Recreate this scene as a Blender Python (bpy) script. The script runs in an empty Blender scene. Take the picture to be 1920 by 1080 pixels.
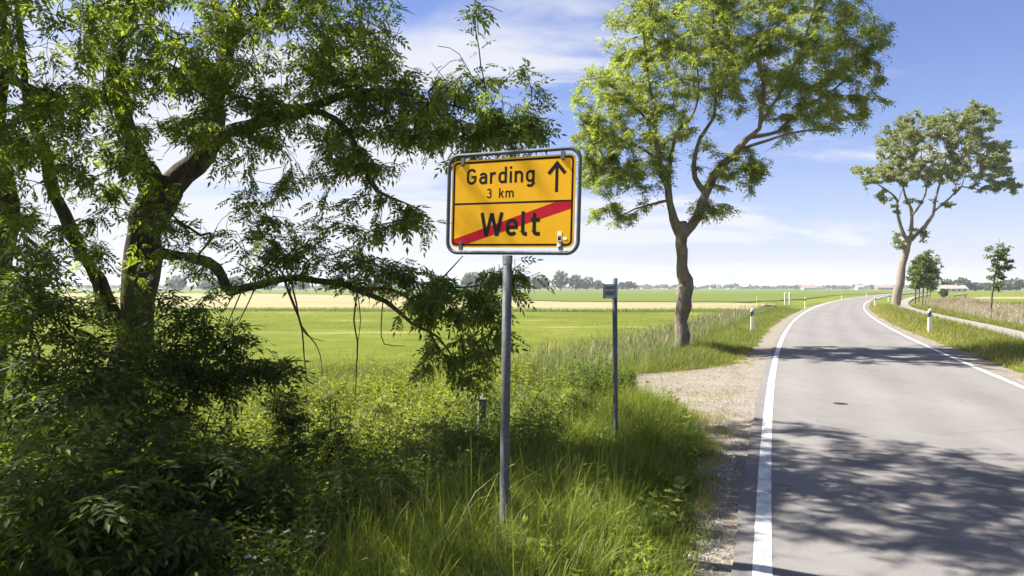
import bpy, math, random
import numpy as np
from mathutils import Vector

R = math.radians
rng = np.random.default_rng(11)
random.seed(5)
SC = bpy.context.scene
COL = SC.collection

# ------------------------------------------------------------------ camera, sky, sun, exposure
EYE = 1.85
cam_d = bpy.data.cameras.new('camera'); cam = bpy.data.objects.new('camera', cam_d); COL.objects.link(cam)
cam.location = (0, 0, EYE); cam.rotation_euler = (R(90), 0, 0)
cam_d.lens = 24; cam_d.sensor_width = 36; cam_d.clip_start = 0.05; cam_d.clip_end = 9000
SC.camera = cam
ELEV = R(52)
SH = Vector((0.958, -0.287)).normalized()          # where shadows point on the ground
sun_dir = Vector((-SH.x*math.cos(ELEV), -SH.y*math.cos(ELEV), math.sin(ELEV)))
sd = bpy.data.lights.new('sun', 'SUN'); sun = bpy.data.objects.new('sun', sd); COL.objects.link(sun)
sd.energy = 4.6; sd.angle = R(0.53); sd.color = (1.0, 0.955, 0.88)
sun.rotation_euler = (-sun_dir).to_track_quat('-Z', 'Y').to_euler(); sun.location = sun_dir*60

W = bpy.data.worlds.new('World'); SC.world = W; W.use_nodes = True
nt = W.node_tree; N = nt.nodes; L = nt.links
for n in list(N): N.remove(n)
def nd(t, **kw):
    n = N.new(t)
    for k, v in kw.items(): setattr(n, k, v)
    return n
def wm(op, a, b=None, clamp=False):
    n = nd('ShaderNodeMath', operation=op); n.use_clamp = clamp
    for i, v in enumerate((a, b)):
        if v is None: continue
        if isinstance(v, (int, float)): n.inputs[i].default_value = v
        else: L.new(v, n.inputs[i])
    return n.outputs[0]
sky = nd('ShaderNodeTexSky', sky_type='NISHITA'); sky.sun_disc = False
sky.sun_elevation = ELEV; sky.sun_rotation = math.atan2(sun_dir.x, sun_dir.y)
sky.air_density = 1.0; sky.dust_density = 0.5; sky.ozone_density = 3.6; sky.altitude = 5
tc = nd('ShaderNodeTexCoord'); sep = nd('ShaderNodeSeparateXYZ'); L.new(tc.outputs['Generated'], sep.inputs[0])
zz = wm('MAXIMUM', sep.outputs[2], 0.0)
zz2 = wm('ADD', zz, 0.16)
u = wm('DIVIDE', sep.outputs[0], zz2); v = wm('DIVIDE', sep.outputs[1], zz2)
comb = nd('ShaderNodeCombineXYZ'); L.new(u, comb.inputs[0]); L.new(v, comb.inputs[1])
mp = nd('ShaderNodeMapping'); L.new(comb.outputs[0], mp.inputs[0])
mp.inputs['Rotation'].default_value = (0, 0, R(-28)); mp.inputs['Scale'].default_value = (0.55, 1.15, 1); mp.inputs['Location'].default_value = (3.1, 0.4, 0)
no = nd('ShaderNodeTexNoise'); L.new(mp.outputs[0], no.inputs['Vector'])
no.inputs['Scale'].default_value = 1.15; no.inputs['Detail'].default_value = 9; no.inputs['Roughness'].default_value = 0.56; no.inputs['Distortion'].default_value = 0.7
side = wm('MULTIPLY', sep.outputs[0], -0.25)          # more cloud on the sunny left
lowb = wm('MULTIPLY', wm('SUBTRACT', 0.45, zz), 0.27)
cl = wm('ADD', wm('ADD', no.outputs['Fac'], side), lowb)
mr = nd('ShaderNodeMapRange'); mr.interpolation_type = 'SMOOTHSTEP'; L.new(cl, mr.inputs[0])
mr.inputs[1].default_value = 0.46; mr.inputs[2].default_value = 0.67
hz = wm('POWER', wm('SUBTRACT', 1.0, zz, True), 9.0)
veil = wm('ADD', wm('MULTIPLY', mr.outputs[0], 0.9), wm('MULTIPLY', hz, 0.80), True)
tint = nd('ShaderNodeMixRGB', blend_type='MULTIPLY'); tint.inputs[0].default_value = 1; L.new(sky.outputs[0], tint.inputs[1]); tint.inputs[2].default_value = (.60, .575, .745, 1)
mx = nd('ShaderNodeMixRGB'); L.new(veil, mx.inputs[0]); L.new(tint.outputs[0], mx.inputs[1]); mx.inputs[2].default_value = (3.75, 3.85, 4.15, 1)
bg = nd('ShaderNodeBackground'); L.new(mx.outputs[0], bg.inputs[0]); bg.inputs[1].default_value = 0.062
wo = nd('ShaderNodeOutputWorld'); L.new(bg.outputs[0], wo.inputs[0])

vs = SC.view_settings
vs.view_transform = 'Standard'; vs.look = 'None'; vs.exposure = 1.9; vs.gamma = 1.0; vs.use_curve_mapping = False
SC.render.film_transparent = False
try:
    SC.cycles.max_bounces = 7; SC.cycles.diffuse_bounces = 3; SC.cycles.transmission_bounces = 4; SC.cycles.transparent_max_bounces = 8
    SC.cycles.use_denoising = True
except Exception: pass

# ------------------------------------------------------------------ helpers
def P(x, y, d):                      # a world point at depth d seen at pixel (x, y) of the 1920x1080 photograph
    return np.array(((x-960)/1280*d, d, EYE+(540-y)/1280*d))
def tag(o, label=None, cat=None, group=None, kind=None):
    if label: o['label'] = label
    if cat: o['category'] = cat
    if group: o['group'] = group
    if kind: o['kind'] = kind
    return o
def thing(name, label, cat, loc=(0, 0, 0), rz=0, group=None):
    o = bpy.data.objects.new(name, None); COL.objects.link(o); o.empty_display_size = 0.2
    o.location = loc; o.rotation_euler = (0, 0, rz)
    return tag(o, label, cat, group)
def mesh_np(name, V, F, mats, parent=None, smooth=False, loc=None, kind=None, midx=None):
    """V (n,3) float, F list of index arrays (all tris (m,3) or quads (m,4))"""
    if not isinstance(F, (list, tuple)): F = [F]
    me = bpy.data.meshes.new(name)
    V = np.ascontiguousarray(V, dtype=np.float32)
    me.vertices.add(len(V)); me.vertices.foreach_set('co', V.ravel())
    F = [np.asarray(f, dtype=np.int32) for f in F if len(f)]
    nl = sum(f.size for f in F); npoly = sum(len(f) for f in F)
    me.loops.add(nl); me.loops.foreach_set('vertex_index', np.concatenate([f.ravel() for f in F]))
    st = []; o = 0
    for f in F:
        st.append(o+np.arange(len(f), dtype=np.int32)*f.shape[1]); o += f.size
    me.polygons.add(npoly); me.polygons.foreach_set('loop_start', np.concatenate(st).astype(np.int32))
    me.polygons.foreach_set('use_smooth', np.full(npoly, bool(smooth)))
    if midx is not None: me.polygons.foreach_set('material_index', np.asarray(midx, dtype=np.int32))
    for m in (mats if isinstance(mats, (list, tuple)) else [mats]): me.materials.append(m)
    me.update(calc_edges=True)
    ob = bpy.data.objects.new(name, me); COL.objects.link(ob)
    if parent is not None: ob.parent = parent
    if loc is not None: ob.location = loc
    if kind: ob['kind'] = kind
    return ob
class MB:
    def __init__(s): s.v = []; s.f3 = []; s.f4 = []
    def add(s, V, F):
        o = len(s.v); s.v.extend([tuple(p) for p in V])
        for f in F:
            (s.f3 if len(f) == 3 else s.f4).append([i+o for i in f])
    def box(s, c, h, rz=0.0, tilt=None):
        cr, sr = math.cos(rz), math.sin(rz); V = []
        for z in (-1, 1):
            for y in (-1, 1):
                for x in (-1, 1):
                    px, py = x*h[0], y*h[1]
                    V.append((c[0]+px*cr-py*sr, c[1]+px*sr+py*cr, c[2]+z*h[2]))
        s.add(V, [(0, 2, 3, 1), (4, 5, 7, 6), (0, 1, 5, 4), (2, 6, 7, 3), (0, 4, 6, 2), (1, 3, 7, 5)])
    def tube(s, pts, rad, k=10, closed=False, caps=True):
        V, F = tube_arrays(np.array(pts, float), np.array(rad, float)*np.ones(len(pts)), k, closed)
        o = len(s.v); s.v.extend(map(tuple, V)); s.f4.extend((F+o).tolist())
        if caps and not closed:
            for ring, pt in ((range(k), pts[0]), (range(len(V)-k, len(V)), pts[-1])):
                s.v.append(tuple(pt)); ci = len(s.v)-1; ring = list(ring)
                for i in range(k): s.f3.append([o+ring[i], o+ring[(i+1) % k], ci])
    def build(s, name, mat, parent=None, smooth=False, loc=None, kind=None):
        F = []
        if s.f3: F.append(np.array(s.f3))
        if s.f4: F.append(np.array(s.f4))
        return mesh_np(name, np.array(s.v), F, mat, parent, smooth, loc, kind)
def nrm(a): return a/np.maximum(np.linalg.norm(a, axis=-1, keepdims=True), 1e-9)
def tube_arrays(pts, rad, k=8, closed=False, lump=0.0):
    n = len(pts)
    if closed: tan = nrm(np.roll(pts, -1, 0)-np.roll(pts, 1, 0))
    else: tan = nrm(np.gradient(pts, axis=0))
    ref = np.array((0.31, 0.95, 0.02)) if abs(tan[0] @ np.array((0.31, 0.95, 0.02))) < 0.9 else np.array((1.0, 0, 0))
    u = ref-tan[0]*(ref @ tan[0]); u /= np.linalg.norm(u)
    a = np.arange(k)*2*math.pi/k; ca, sa = np.cos(a)[:, None], np.sin(a)[:, None]
    V = np.empty((n, k, 3))
    for i in range(n):
        u = u-tan[i]*(u @ tan[i]); u /= max(np.linalg.norm(u), 1e-9)
        w = np.cross(tan[i], u)
        rr = rad[i]
        if lump:
            rr = rr*(1+lump*(np.sin(3*a+i*0.35)+0.7*np.sin(5*a-i*0.6+1)+0.6*np.sin(2*a+i*0.9)+0.6*rng.normal(0, 1, k)*0.6))[:, None]
        V[i] = pts[i]+rr*(ca*u+sa*w)
    ii = np.arange(n if closed else n-1)[:, None]; j = np.arange(k)[None, :]
    a0 = ii*k+j; a1 = ii*k+(j+1) % k; b0 = ((ii+1) % n)*k+j; b1 = ((ii+1) % n)*k+(j+1) % k
    return V.reshape(-1, 3), np.stack([a0, a1, b1, b0], -1).reshape(-1, 4)
def smooth_line(pts, step):
    """Catmull-Rom through rows of pts (any width), resampled at about step"""
    p = np.asarray(pts, float); p = np.vstack([2*p[0]-p[1], p, 2*p[-1]-p[-2]])
    out = []
    for i in range(1, len(p)-2):
        n = max(2, int(np.linalg.norm(p[i+1][:3]-p[i][:3])/step))
        t = np.arange(n)[:, None]/n
        out.append(0.5*((2*p[i])+(p[i+1]-p[i-1])*t+(2*p[i-1]-5*p[i]+4*p[i+1]-p[i+2])*t**2+(3*p[i]-p[i-1]-3*p[i+1]+p[i+2])*t**3))
    out.append(p[-2][None])
    return np.vstack(out)
def vnoise(x, y, s=1.0, seed=0.0):
    x = np.asarray(x)*s; y = np.asarray(y)*s
    return (np.sin(x*1.3+2.1*np.sin(y*0.9+seed)+seed)+np.sin(y*1.7+1.7*np.sin(x*1.1-seed)+2*seed)+np.sin((x+y)*0.8+3*seed))/3

# ------------------------------------------------------------------ materials
def mat(name):
    m = bpy.data.materials.new(name); m.use_nodes = True; t = m.node_tree
    for n in list(t.nodes):
        if n.type != 'OUTPUT_MATERIAL': t.nodes.remove(n)
    out = [n for n in t.nodes if n.type == 'OUTPUT_MATERIAL'][0]
    return m, t, out
def ramp(t, fac, stops):
    r = t.nodes.new('ShaderNodeValToRGB'); cr = r.color_ramp
    while len(cr.elements) < len(stops): cr.elements.new(0.5)
    for e, (p, c) in zip(cr.elements, stops): e.position = p; e.color = (*c, 1)
    t.links.new(fac, r.inputs[0]); return r.outputs[0]
def noise(t, scale, detail=4, rough=0.55, vec=None, dist=0.0, sc=None):
    n = t.nodes.new('ShaderNodeTexNoise'); n.inputs['Scale'].default_value = scale; n.inputs['Detail'].default_value = detail
    n.inputs['Roughness'].default_value = rough; n.inputs['Distortion'].default_value = dist
    if vec is None: vec = t.nodes.new('ShaderNodeNewGeometry').outputs['Position']
    if sc is not None:
        mpn = t.nodes.new('ShaderNodeMapping'); mpn.inputs['Scale'].default_value = sc; t.links.new(vec, mpn.inputs[0]); vec = mpn.outputs[0]
    t.links.new(vec, n.inputs['Vector']); return n.outputs['Fac']
def mixc(t, fac, a, b, mode='MIX'):
    n = t.nodes.new('ShaderNodeMixRGB'); n.blend_type = mode
    for i, v in enumerate((fac, a, b)):
        if isinstance(v, (int, float)): n.inputs[i].default_value = v
        elif isinstance(v, tuple): n.inputs[i].default_value = (*v, 1)
        else: t.links.new(v, n.inputs[i])
    return n.outputs[0]
def mrange(t, val, a, b, c=0.0, d=1.0):
    n = t.nodes.new('ShaderNodeMapRange'); t.links.new(val, n.inputs[0])
    for i, x in enumerate((a, b, c, d)): n.inputs[i+1].default_value = x
    return n.outputs[0]
def bump(t, h, strength=0.4, dist=0.02):
    b = t.nodes.new('ShaderNodeBump'); b.inputs['Strength'].default_value = strength; b.inputs['Distance'].default_value = dist
    t.links.new(h, b.inputs['Height']); return b.outputs[0]
def princ(t, col, rough=0.6, metal=0.0, spec=0.5, normal=None):
    p = t.nodes.new('ShaderNodeBsdfPrincipled')
    for k, v in (('Base Color', col), ('Roughness', rough), ('Metallic', metal), ('Specular IOR Level', spec)):
        if isinstance(v, tuple): p.inputs[k].default_value = (*v, 1)
        elif isinstance(v, (int, float)): p.inputs[k].default_value = v
        else: t.links.new(v, p.inputs[k])
    if normal is not None: t.links.new(normal, p.inputs['Normal'])
    return p.outputs[0]
def simple(name, col, rough=0.6, metal=0.0, spec=0.5, var=0.0, vscale=20, bmp=0.0):
    m, t, o = mat(name)
    c = col; nr = None
    if var:
        n = noise(t, vscale, 5)
        c = ramp(t, n, [(0.3, tuple(x*(1-var) for x in col)), (0.7, tuple(min(1, x*(1+var)) for x in col))])
        if bmp: nr = bump(t, n, bmp, 0.01)
    t.links.new(princ(t, c, rough, metal, spec, nr), o.inputs[0]); return m
def leafmat(name, stops, trans=0.4, rough=0.45, tcol=1.6, spec=0.35, pos_scale=None):
    m, t, o = mat(name)
    g = t.nodes.new('ShaderNodeNewGeometry')
    f = g.outputs['Random Per Island']
    if pos_scale:
        f = mixc(t, 0.5, f, noise(t, pos_scale, 3, 0.6))
        f = mrange(t, f, 0.18, 0.82)
    c = ramp(t, f, stops)
    p = princ(t, c, rough, 0, spec)
    tr = t.nodes.new('ShaderNodeBsdfTranslucent')
    t.links.new(mixc(t, 1.0, c, (1.35*tcol, 1.25*tcol, 0.55*tcol), 'MULTIPLY'), tr.inputs[0])
    mixs = t.nodes.new('ShaderNodeMixShader'); mixs.inputs[0].default_value = trans
    t.links.new(p, mixs.inputs[1]); t.links.new(tr.outputs[0], mixs.inputs[2]); t.links.new(mixs.outputs[0], o.inputs[0])
    return m
M = {}
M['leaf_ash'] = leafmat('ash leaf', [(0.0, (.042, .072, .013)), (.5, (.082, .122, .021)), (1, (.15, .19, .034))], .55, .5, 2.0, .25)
M['leaf_ash2'] = leafmat('young ash leaf', [(0.0, (.08, .12, .022)), (.5, (.155, .20, .040)), (1, (.25, .285, .075))], .44, .5, 1.6, .3)
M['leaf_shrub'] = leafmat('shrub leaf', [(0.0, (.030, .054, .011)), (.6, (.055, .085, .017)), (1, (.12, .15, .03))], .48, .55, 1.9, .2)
M['leaf_poplar'] = leafmat('olive leaf', [(0.0, (.09, .125, .045)), (.5, (.175, .21, .08)), (1, (.29, .315, .15))], .36, .4, 1.4, .5)
M['leaf_young'] = leafmat('sapling leaf', [(0.0, (.05, .085, .015)), (.5, (.085, .13, .025)), (1, (.13, .17, .04))], .38)
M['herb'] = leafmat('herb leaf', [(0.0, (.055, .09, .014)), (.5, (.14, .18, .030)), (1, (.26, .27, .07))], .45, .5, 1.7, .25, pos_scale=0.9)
M['herb_dark'] = leafmat('low herb leaf', [(0.0, (.035, .065, .012)), (.5, (.07, .105, .02)), (1, (.14, .17, .04))], .42, .55, 1.6, .25, pos_scale=1.4)  # darker herb tone; carries painted-in shade on nettle bed and front ditch bushes
M['grass'] = leafmat('lush grass blade', [(0.0, (.045, .080, .010)), (.5, (.105, .150, .020)), (.86, (.18, .205, .04)), (1, (.32, .28, .14))], .45, .6, 1.6, .15, pos_scale=1.3)
M['grass_dry'] = leafmat('drying grass blade', [(0.0, (.09, .13, .02)), (.45, (.18, .19, .04)), (.75, (.30, .25, .10)), (1, (.42, .33, .17))], .35, .5, pos_scale=1.2)
M['meadow_blade'] = leafmat('meadow blade', [(0.0, (.06, .092, .011)), (.6, (.11, .138, .018)), (1, (.22, .20, .055))], .38, .5, pos_scale=0.35)
M['reed'] = leafmat('reed blade', [(0.0, (.075, .115, .04)), (.55, (.125, .165, .06)), (1, (.20, .21, .10))], .35, .5)
M['reed_dry'] = leafmat('dry reed', [(0.0, (.22, .19, .13)), (.5, (.30, .26, .19)), (1, (.38, .33, .25))], .3, .6, tcol=1.0)
M['reed_pale'] = leafmat('pale dead reed', [(0.0, (.24, .21, .15)), (.5, (.36, .31, .245)), (1, (.46, .40, .33))], .35, .6, tcol=1.0)
M['far_leaf'] = leafmat('distant foliage', [(0.0, (.035, .06, .018)), (.5, (.06, .09, .026)), (1, (.10, .125, .04))], .25)
M['umbel'] = simple('white umbel petal', (.55, .54, .48), .9)

def bark(name, c0, c1, moss=0.0):
    m, t, o = mat(name)
    n1 = noise(t, 13, 8, .7, sc=(1, 1, .2)); n2 = noise(t, 2.3, 4, .6)
    c = ramp(t, n1, [(.32, c0), (.68, c1)])
    if moss: c = mixc(t, mrange(t, n2, .48, .66, 0, moss), c, (.085, .095, .02))
    t.links.new(princ(t, c, .9, 0, .15, bump(t, n1, 1.0, .06)), o.inputs[0]); return m
M['bark'] = bark('ash bark', (.022, .018, .014), (.13, .108, .085), .8)
M['bark2'] = bark('pale bark', (.085, .07, .055), (.25, .21, .165), .35)
M['bark3'] = bark('warm bark', (.13, .105, .085), (.31, .255, .21), .0)
M['twig'] = simple('twig bark', (.055, .046, .034), .85, 0, .2, .4, 14)
M['galv'] = simple('weathered galvanised steel', (.080, .084, .088), .65, .25, .3, .3, 30, .1)
M['galv_dark'] = simple('dull grey clamp', (.10, .105, .11), .6, .4, .5, .3, 60)
M['sign_back'] = simple('sign back aluminium', (.35, .35, .35), .5, .7)
def yellow():
    m, t, o = mat('traffic yellow sheeting')
    n = noise(t, 7, 6, .6, sc=(1, 1, .5)); n2 = noise(t, 55, 3, .7)
    c = ramp(t, n, [(.3, (.72, .36, .008)), (.7, (.79, .41, .014))])
    c = mixc(t, mrange(t, n2, .70, .78, 0, .55), c, (.25, .13, .02))
    t.links.new(princ(t, c, .75, 0, .15), o.inputs[0]); return m
M['yellow'] = yellow()
M['sign_black'] = simple('sign black', (.012, .012, .012), .8, 0, .1)
M['sign_red'] = simple('sign red', (.43, .008, .024), .75, 0, .12, var=.08, vscale=9)
M['white'] = simple('white plastic', (.80, .80, .78), .5, var=.06, vscale=8)
M['black'] = simple('black plastic', (.014, .015, .02), .5)
M['reflector'] = simple('grey reflector', (.30, .31, .34), .25)
M['sticker_red'] = simple('sticker red', (.55, .08, .05), .5)
M['oldwood'] = simple('weathered grey wood', (.12, .112, .095), .9, 0, .2, .45, 18, .5)
M['plate_grey'] = simple('dull grey plate', (.27, .28, .30), .5, .2, .4, .2, 12)
M['plate_text'] = simple('faded dark print', (.07, .075, .085), .6)
M['post_dark'] = simple('dark grey post', (.07, .08, .085), .55, .3, .4, .25, 20)
M['iron'] = simple('cast iron', (.03, .03, .03), .6, .5, .5, .3, 60)
M['wall_white'] = simple('pale render', (.62, .60, .56), .9, var=.08, vscale=.5)
M['wall_brick'] = simple('red brick wall', (.30, .15, .11), .9, var=.2, vscale=2)
M['roof_red'] = simple('red roof tiles', (.30, .19, .15), .9, var=.2, vscale=1)
M['roof_grey'] = simple('pale sheet roof', (.27, .24, .215), .8, var=.1, vscale=.5)
M['pane'] = simple('window pane', (.03, .035, .04), .15)

# ground materials
def ground_mat():
    m, t, o = mat('meadow ground')
    a = noise(t, .07, 5, .6, sc=(1, .6, 1)); b = noise(t, .9, 6, .65); c = noise(t, 14, 4, .7)
    e_ = noise(t, .45, 6, .7, sc=(.5, 1.4, 1)); s = mixc(t, .45, a, e_); s = mixc(t, .3, s, b); s = mixc(t, .25, s, c)
    col = ramp(t, s, [(.34, (.050, .072, .010)), (.45, (.082, .106, .014)), (.54, (.118, .136, .022)), (.66, (.20, .175, .06))])
    dry = mrange(t, noise(t, .16, 6, .65, sc=(.4, 1.3, 1)), .57, .70, 0, .8)
    col = mixc(t, dry, col, (.26, .225, .10))
    t.links.new(princ(t, col, .95, 0, .03, bump(t, mixc(t, .5, b, c), .8, .12)), o.inputs[0]); return m
M['ground'] = ground_mat()
def hay_mat():
    m, t, o = mat('mown hay')
    a = noise(t, .12, 5, .6, sc=(.25, 1, 1)); b = noise(t, 2.5, 5, .7)
    col = ramp(t, mixc(t, .4, a, b), [(.3, (.145, .138, .055)), (.5, (.215, .19, .095)), (.7, (.275, .24, .14))])
    t.links.new(princ(t, col, .9, 0, .1), o.inputs[0]); return m
M['hay'] = hay_mat()
def crop_mat():
    m, t, o = mat('far green pasture')
    a = noise(t, .015, 5, .6, sc=(.3, 1.6, 1)); b = noise(t, .4, 5, .7, sc=(.4, 1, 1))
    col = ramp(t, mixc(t, .45, a, b), [(.3, (.055, .085, .013)), (.5, (.085, .112, .017)), (.72, (.125, .138, .032))])
    t.links.new(princ(t, col, .9, 0, .1), o.inputs[0]); return m
M['crop'] = crop_mat()
def asphalt():
    m, t, o = mat('worn pale asphalt')
    big = noise(t, .35, 5, .6, sc=(1, .35, 1)); mid = noise(t, 3.5, 5, .7, sc=(1, .5, 1)); fine = noise(t, 95, 3, .8)
    col = ramp(t, mixc(t, .4, big, mid), [(.3, (.124, .117, .112)), (.5, (.149, .141, .135)), (.7, (.176, .167, .160))])
    v = t.nodes.new('ShaderNodeTexVoronoi'); v.inputs['Scale'].default_value = 120
    t.links.new(t.nodes.new('ShaderNodeNewGeometry').outputs['Position'], v.inputs['Vector'])
    col = mixc(t, .32, col, mixc(t, 1.0, col, ramp(t, fine, [(.3, (.35, .35, .36)), (.7, (1.7, 1.68, 1.65))]), 'MULTIPLY'))
    at = t.nodes.new('ShaderNodeAttribute'); at.attribute_name = 'across'
    wv = t.nodes.new('ShaderNodeMath'); wv.operation = 'MULTIPLY'; t.links.new(at.outputs['Fac'], wv.inputs[0]); wv.inputs[1].default_value = 25.1
    cs = t.nodes.new('ShaderNodeMath'); cs.operation = 'COSINE'; t.links.new(wv.outputs[0], cs.inputs[0])
    col = mixc(t, .8, col, mixc(t, 1.0, col, ramp(t, mrange(t, cs.outputs[0], -1, 1), [(0, (1.06, 1.06, 1.06)), (1, (.93, .928, .925))]), 'MULTIPLY'))
    st = mrange(t, noise(t, 1.1, 6, .7), .66, .74, 0, .5)
    col = mixc(t, st, col, (.085, .082, .082))
    # fine cracks
    vc = t.nodes.new('ShaderNodeTexVoronoi'); vc.feature = 'DISTANCE_TO_EDGE'; vc.inputs['Scale'].default_value = .45
    g = t.nodes.new('ShaderNodeNewGeometry').outputs['Position']
    nv = t.nodes.new('ShaderNodeTexNoise'); nv.inputs['Scale'].default_value = 2.2; nv.inputs['Detail'].default_value = 5; t.links.new(g, nv.inputs['Vector'])
    t.links.new(mixc(t, .35, g, nv.outputs['Color'], 'ADD'), vc.inputs['Vector'])
    crack = mrange(t, vc.outputs[0], .0, .008, 1, 0)
    crack = mixc(t, 1.0, crack, mrange(t, noise(t, .5, 3), .52, .62), 'MULTIPLY')
    col = mixc(t, mixc(t, 1.0, crack, (.6, .6, .6), 'MULTIPLY'), col, (.06, .058, .058))
    t.links.new(princ(t, col, .88, 0, .12, bump(t, mixc(t, .5, fine, v.outputs[0]), .5, .006)), o.inputs[0]); return m
M['asphalt'] = asphalt()
def paint():
    m, t, o = mat('worn white road paint')
    n = noise(t, 60, 5, .75, sc=(.4, 1.4, 1)); n2 = noise(t, 4, 4, .6)
    f = mixc(t, .45, n, n2)
    col = ramp(t, f, [(.40, (.20, .195, .19)), (.50, (.50, .50, .485)), (.62, (.74, .74, .73))])
    t.links.new(princ(t, col, .7, 0, .3, bump(t, n, .3, .004)), o.inputs[0]); return m
M['paint'] = paint()
def gravel():
    m, t, o = mat('sandy gravel')
    v = t.nodes.new('ShaderNodeTexVoronoi'); v.inputs['Scale'].default_value = 42
    t.links.new(t.nodes.new('ShaderNodeNewGeometry').outputs['Position'], v.inputs['Vector'])
    n = noise(t, 1.6, 6, .65); n2 = noise(t, 28, 5, .7)
    c = ramp(t, mixc(t, .5, n, n2), [(.3, (.115, .098, .078)), (.5, (.19, .168, .140)), (.7, (.275, .25, .212))])
    bw = t.nodes.new('ShaderNodeRGBToBW'); t.links.new(v.outputs['Color'], bw.inputs[0])
    c = mixc(t, .55, c, mixc(t, 1.0, c, ramp(t, bw.outputs[0], [(.2, (.35, .34, .33)), (.8, (1.45, 1.42, 1.38))]), 'MULTIPLY'))
    dirt = mrange(t, noise(t, .8, 5, .6), .55, .7, 0, .6)
    c = mixc(t, dirt, c, (.16, .125, .08))
    t.links.new(princ(t, c, .95, 0, .1, bump(t, mixc(t, .5, v.outputs[0], n2), .9, .02)), o.inputs[0]); return m
M['gravel'] = gravel()
M['stone'] = leafmat('pebble', [(0, (.16, .14, .12)), (.5, (.28, .25, .21)), (1, (.42, .39, .35))], 0.0, .9)
M['path'] = simple('grey path paving', (.19, .178, .16), .9, 0, .2, .15, 6, .2)

# ------------------------------------------------------------------ the lie of the land
def XL(Y):                              # left edge line of the road
    Y = np.asarray(Y, float); Yp = np.maximum(Y, 0)
    return .36*Y+.34*(Yp-110*(1-np.exp(-Yp/110)))
RW = 4.7
def SLAT(X, Y): return (XL(Y)-X)*.93    # metres to the left of that line
def sstep(a, b, x):
    t = np.clip((x-a)/(b-a), 0, 1); return t*t*(3-2*t)
def H(X, Y):
    s = SLAT(X, Y); X = np.asarray(X, float); Y = np.asarray(Y, float)
    z = -.05-.02*sstep(.3, 1.5, s)
    drop = sstep(2.1, 3.6, s)
    culv = np.exp(-((Y-14.2)/2.2)**4)
    field = -.28+.08*vnoise(X, Y, .25, 1.0)*.5
    z = z+drop*(field-z)
    ditch = np.exp(-((s-5.0)/1.7)**2)*.50*(1-culv)*sstep(120, 60, Y)
    z = z-ditch
    sr = -s-RW*.93
    z = z+.07*sstep(.4, 1.6, sr)*sstep(4.2, 3.0, sr)
    z = z-.35*np.exp(-((sr-8.2)/1.6)**2)*sstep(15, 25, Y)-.12*sstep(9, 12, sr)
    return z
def grid_axis(segs):
    out = []
    for a, b, st in segs: out.append(np.arange(a, b-1e-6, st))
    out.append(np.array([segs[-1][1]])); return np.concatenate(out)
gx = grid_axis([(-5000, -600, 400), (-600, -60, 20), (-60, -14, 2), (-14, 30, .4), (30, 120, 1.5), (120, 600, 20), (600, 5000, 400)])
gy = grid_axis([(-300, -20, 20), (-20, 40, .5), (40, 140, 1.5), (140, 600, 15), (600, 7000, 400)])
GX, GY = np.meshgrid(gx, gy); nx = len(gx)
GZ = H(GX, GY); far = sstep(60, 300, np.hypot(GX, GY)); GZ = GZ*(1-far)+(-.25)*far
GZ = GZ - .12*((SLAT(GX, GY) < -.6) & (SLAT(GX, GY) > -RW*.93+.6))*1.0
ii = (np.arange(len(gy)-1)[:, None]*nx+np.arange(nx-1)[None, :]).ravel()
tag(mesh_np('ground', np.stack([GX, GY, GZ], -1).reshape(-1, 3), np.stack([ii, ii+1, ii+1+nx, ii+nx], -1), M['ground'], smooth=True), kind='structure')

def strip(name, ys, xl, xr, z, m, skirt=0.0, zf=None, noise_l=0.0, cols=2):
    ys = np.asarray(ys); a = np.linspace(0, 1, cols)
    X = xl[:, None]*(1-a)+xr[:, None]*a; Y = np.repeat(ys[:, None], cols, 1); Z = np.full_like(X, z) if zf is None else zf(X, Y)+z
    V = np.stack([X, Y, Z], -1).reshape(-1, 3); n = len(ys)
    i = (np.arange(n-1)[:, None]*cols+np.arange(cols-1)[None]).ravel()
    F = [np.stack([i, i+1, i+1+cols, i+cols], -1)]
    if skirt:
        V2 = []; base = len(V)
        lo = V.reshape(n, cols, 3)
        for e in (0, cols-1):
            s = lo[:, e].copy(); s[:, 2] -= skirt; V2.append(s)
        V = np.vstack([V]+V2); k = np.arange(n-1)
        F.append(np.stack([k*cols, (k+1)*cols, base+k+1, base+k], -1))
        F.append(np.stack([k*cols+cols-1, base+n+k, base+n+k+1, (k+1)*cols+cols-1], -1))
    return tag(mesh_np(name, V, F, m), kind='structure')
ys = np.concatenate([np.arange(-40, 60, .5), np.arange(60, 200, 2), np.arange(200, 420, 8)])
wob = .03*vnoise(ys, ys*.3, 1.5, 2)+.02*vnoise(ys, ys, 4, 1)
ro = strip('road', ys, XL(ys)-.21+wob, XL(ys)+RW+.16+wob*.6, 0.0, M['asphalt'], skirt=.10, cols=5)
la = np.zeros(len(ro.data.vertices), np.float32); la[:len(ys)*5] = np.tile(np.linspace(0, 1, 5), len(ys)); la[len(ys)*5+len(ys):] = 1
ro.data.attributes.new('across', 'FLOAT', 'POINT').data.foreach_set('value', la)
strip('edge_line', ys, XL(ys)-.065, XL(ys)+.065, .004, M['paint'])
strip('edge_line', ys, XL(ys)+RW-.06, XL(ys)+RW+.06, .004, M['paint'])
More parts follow.
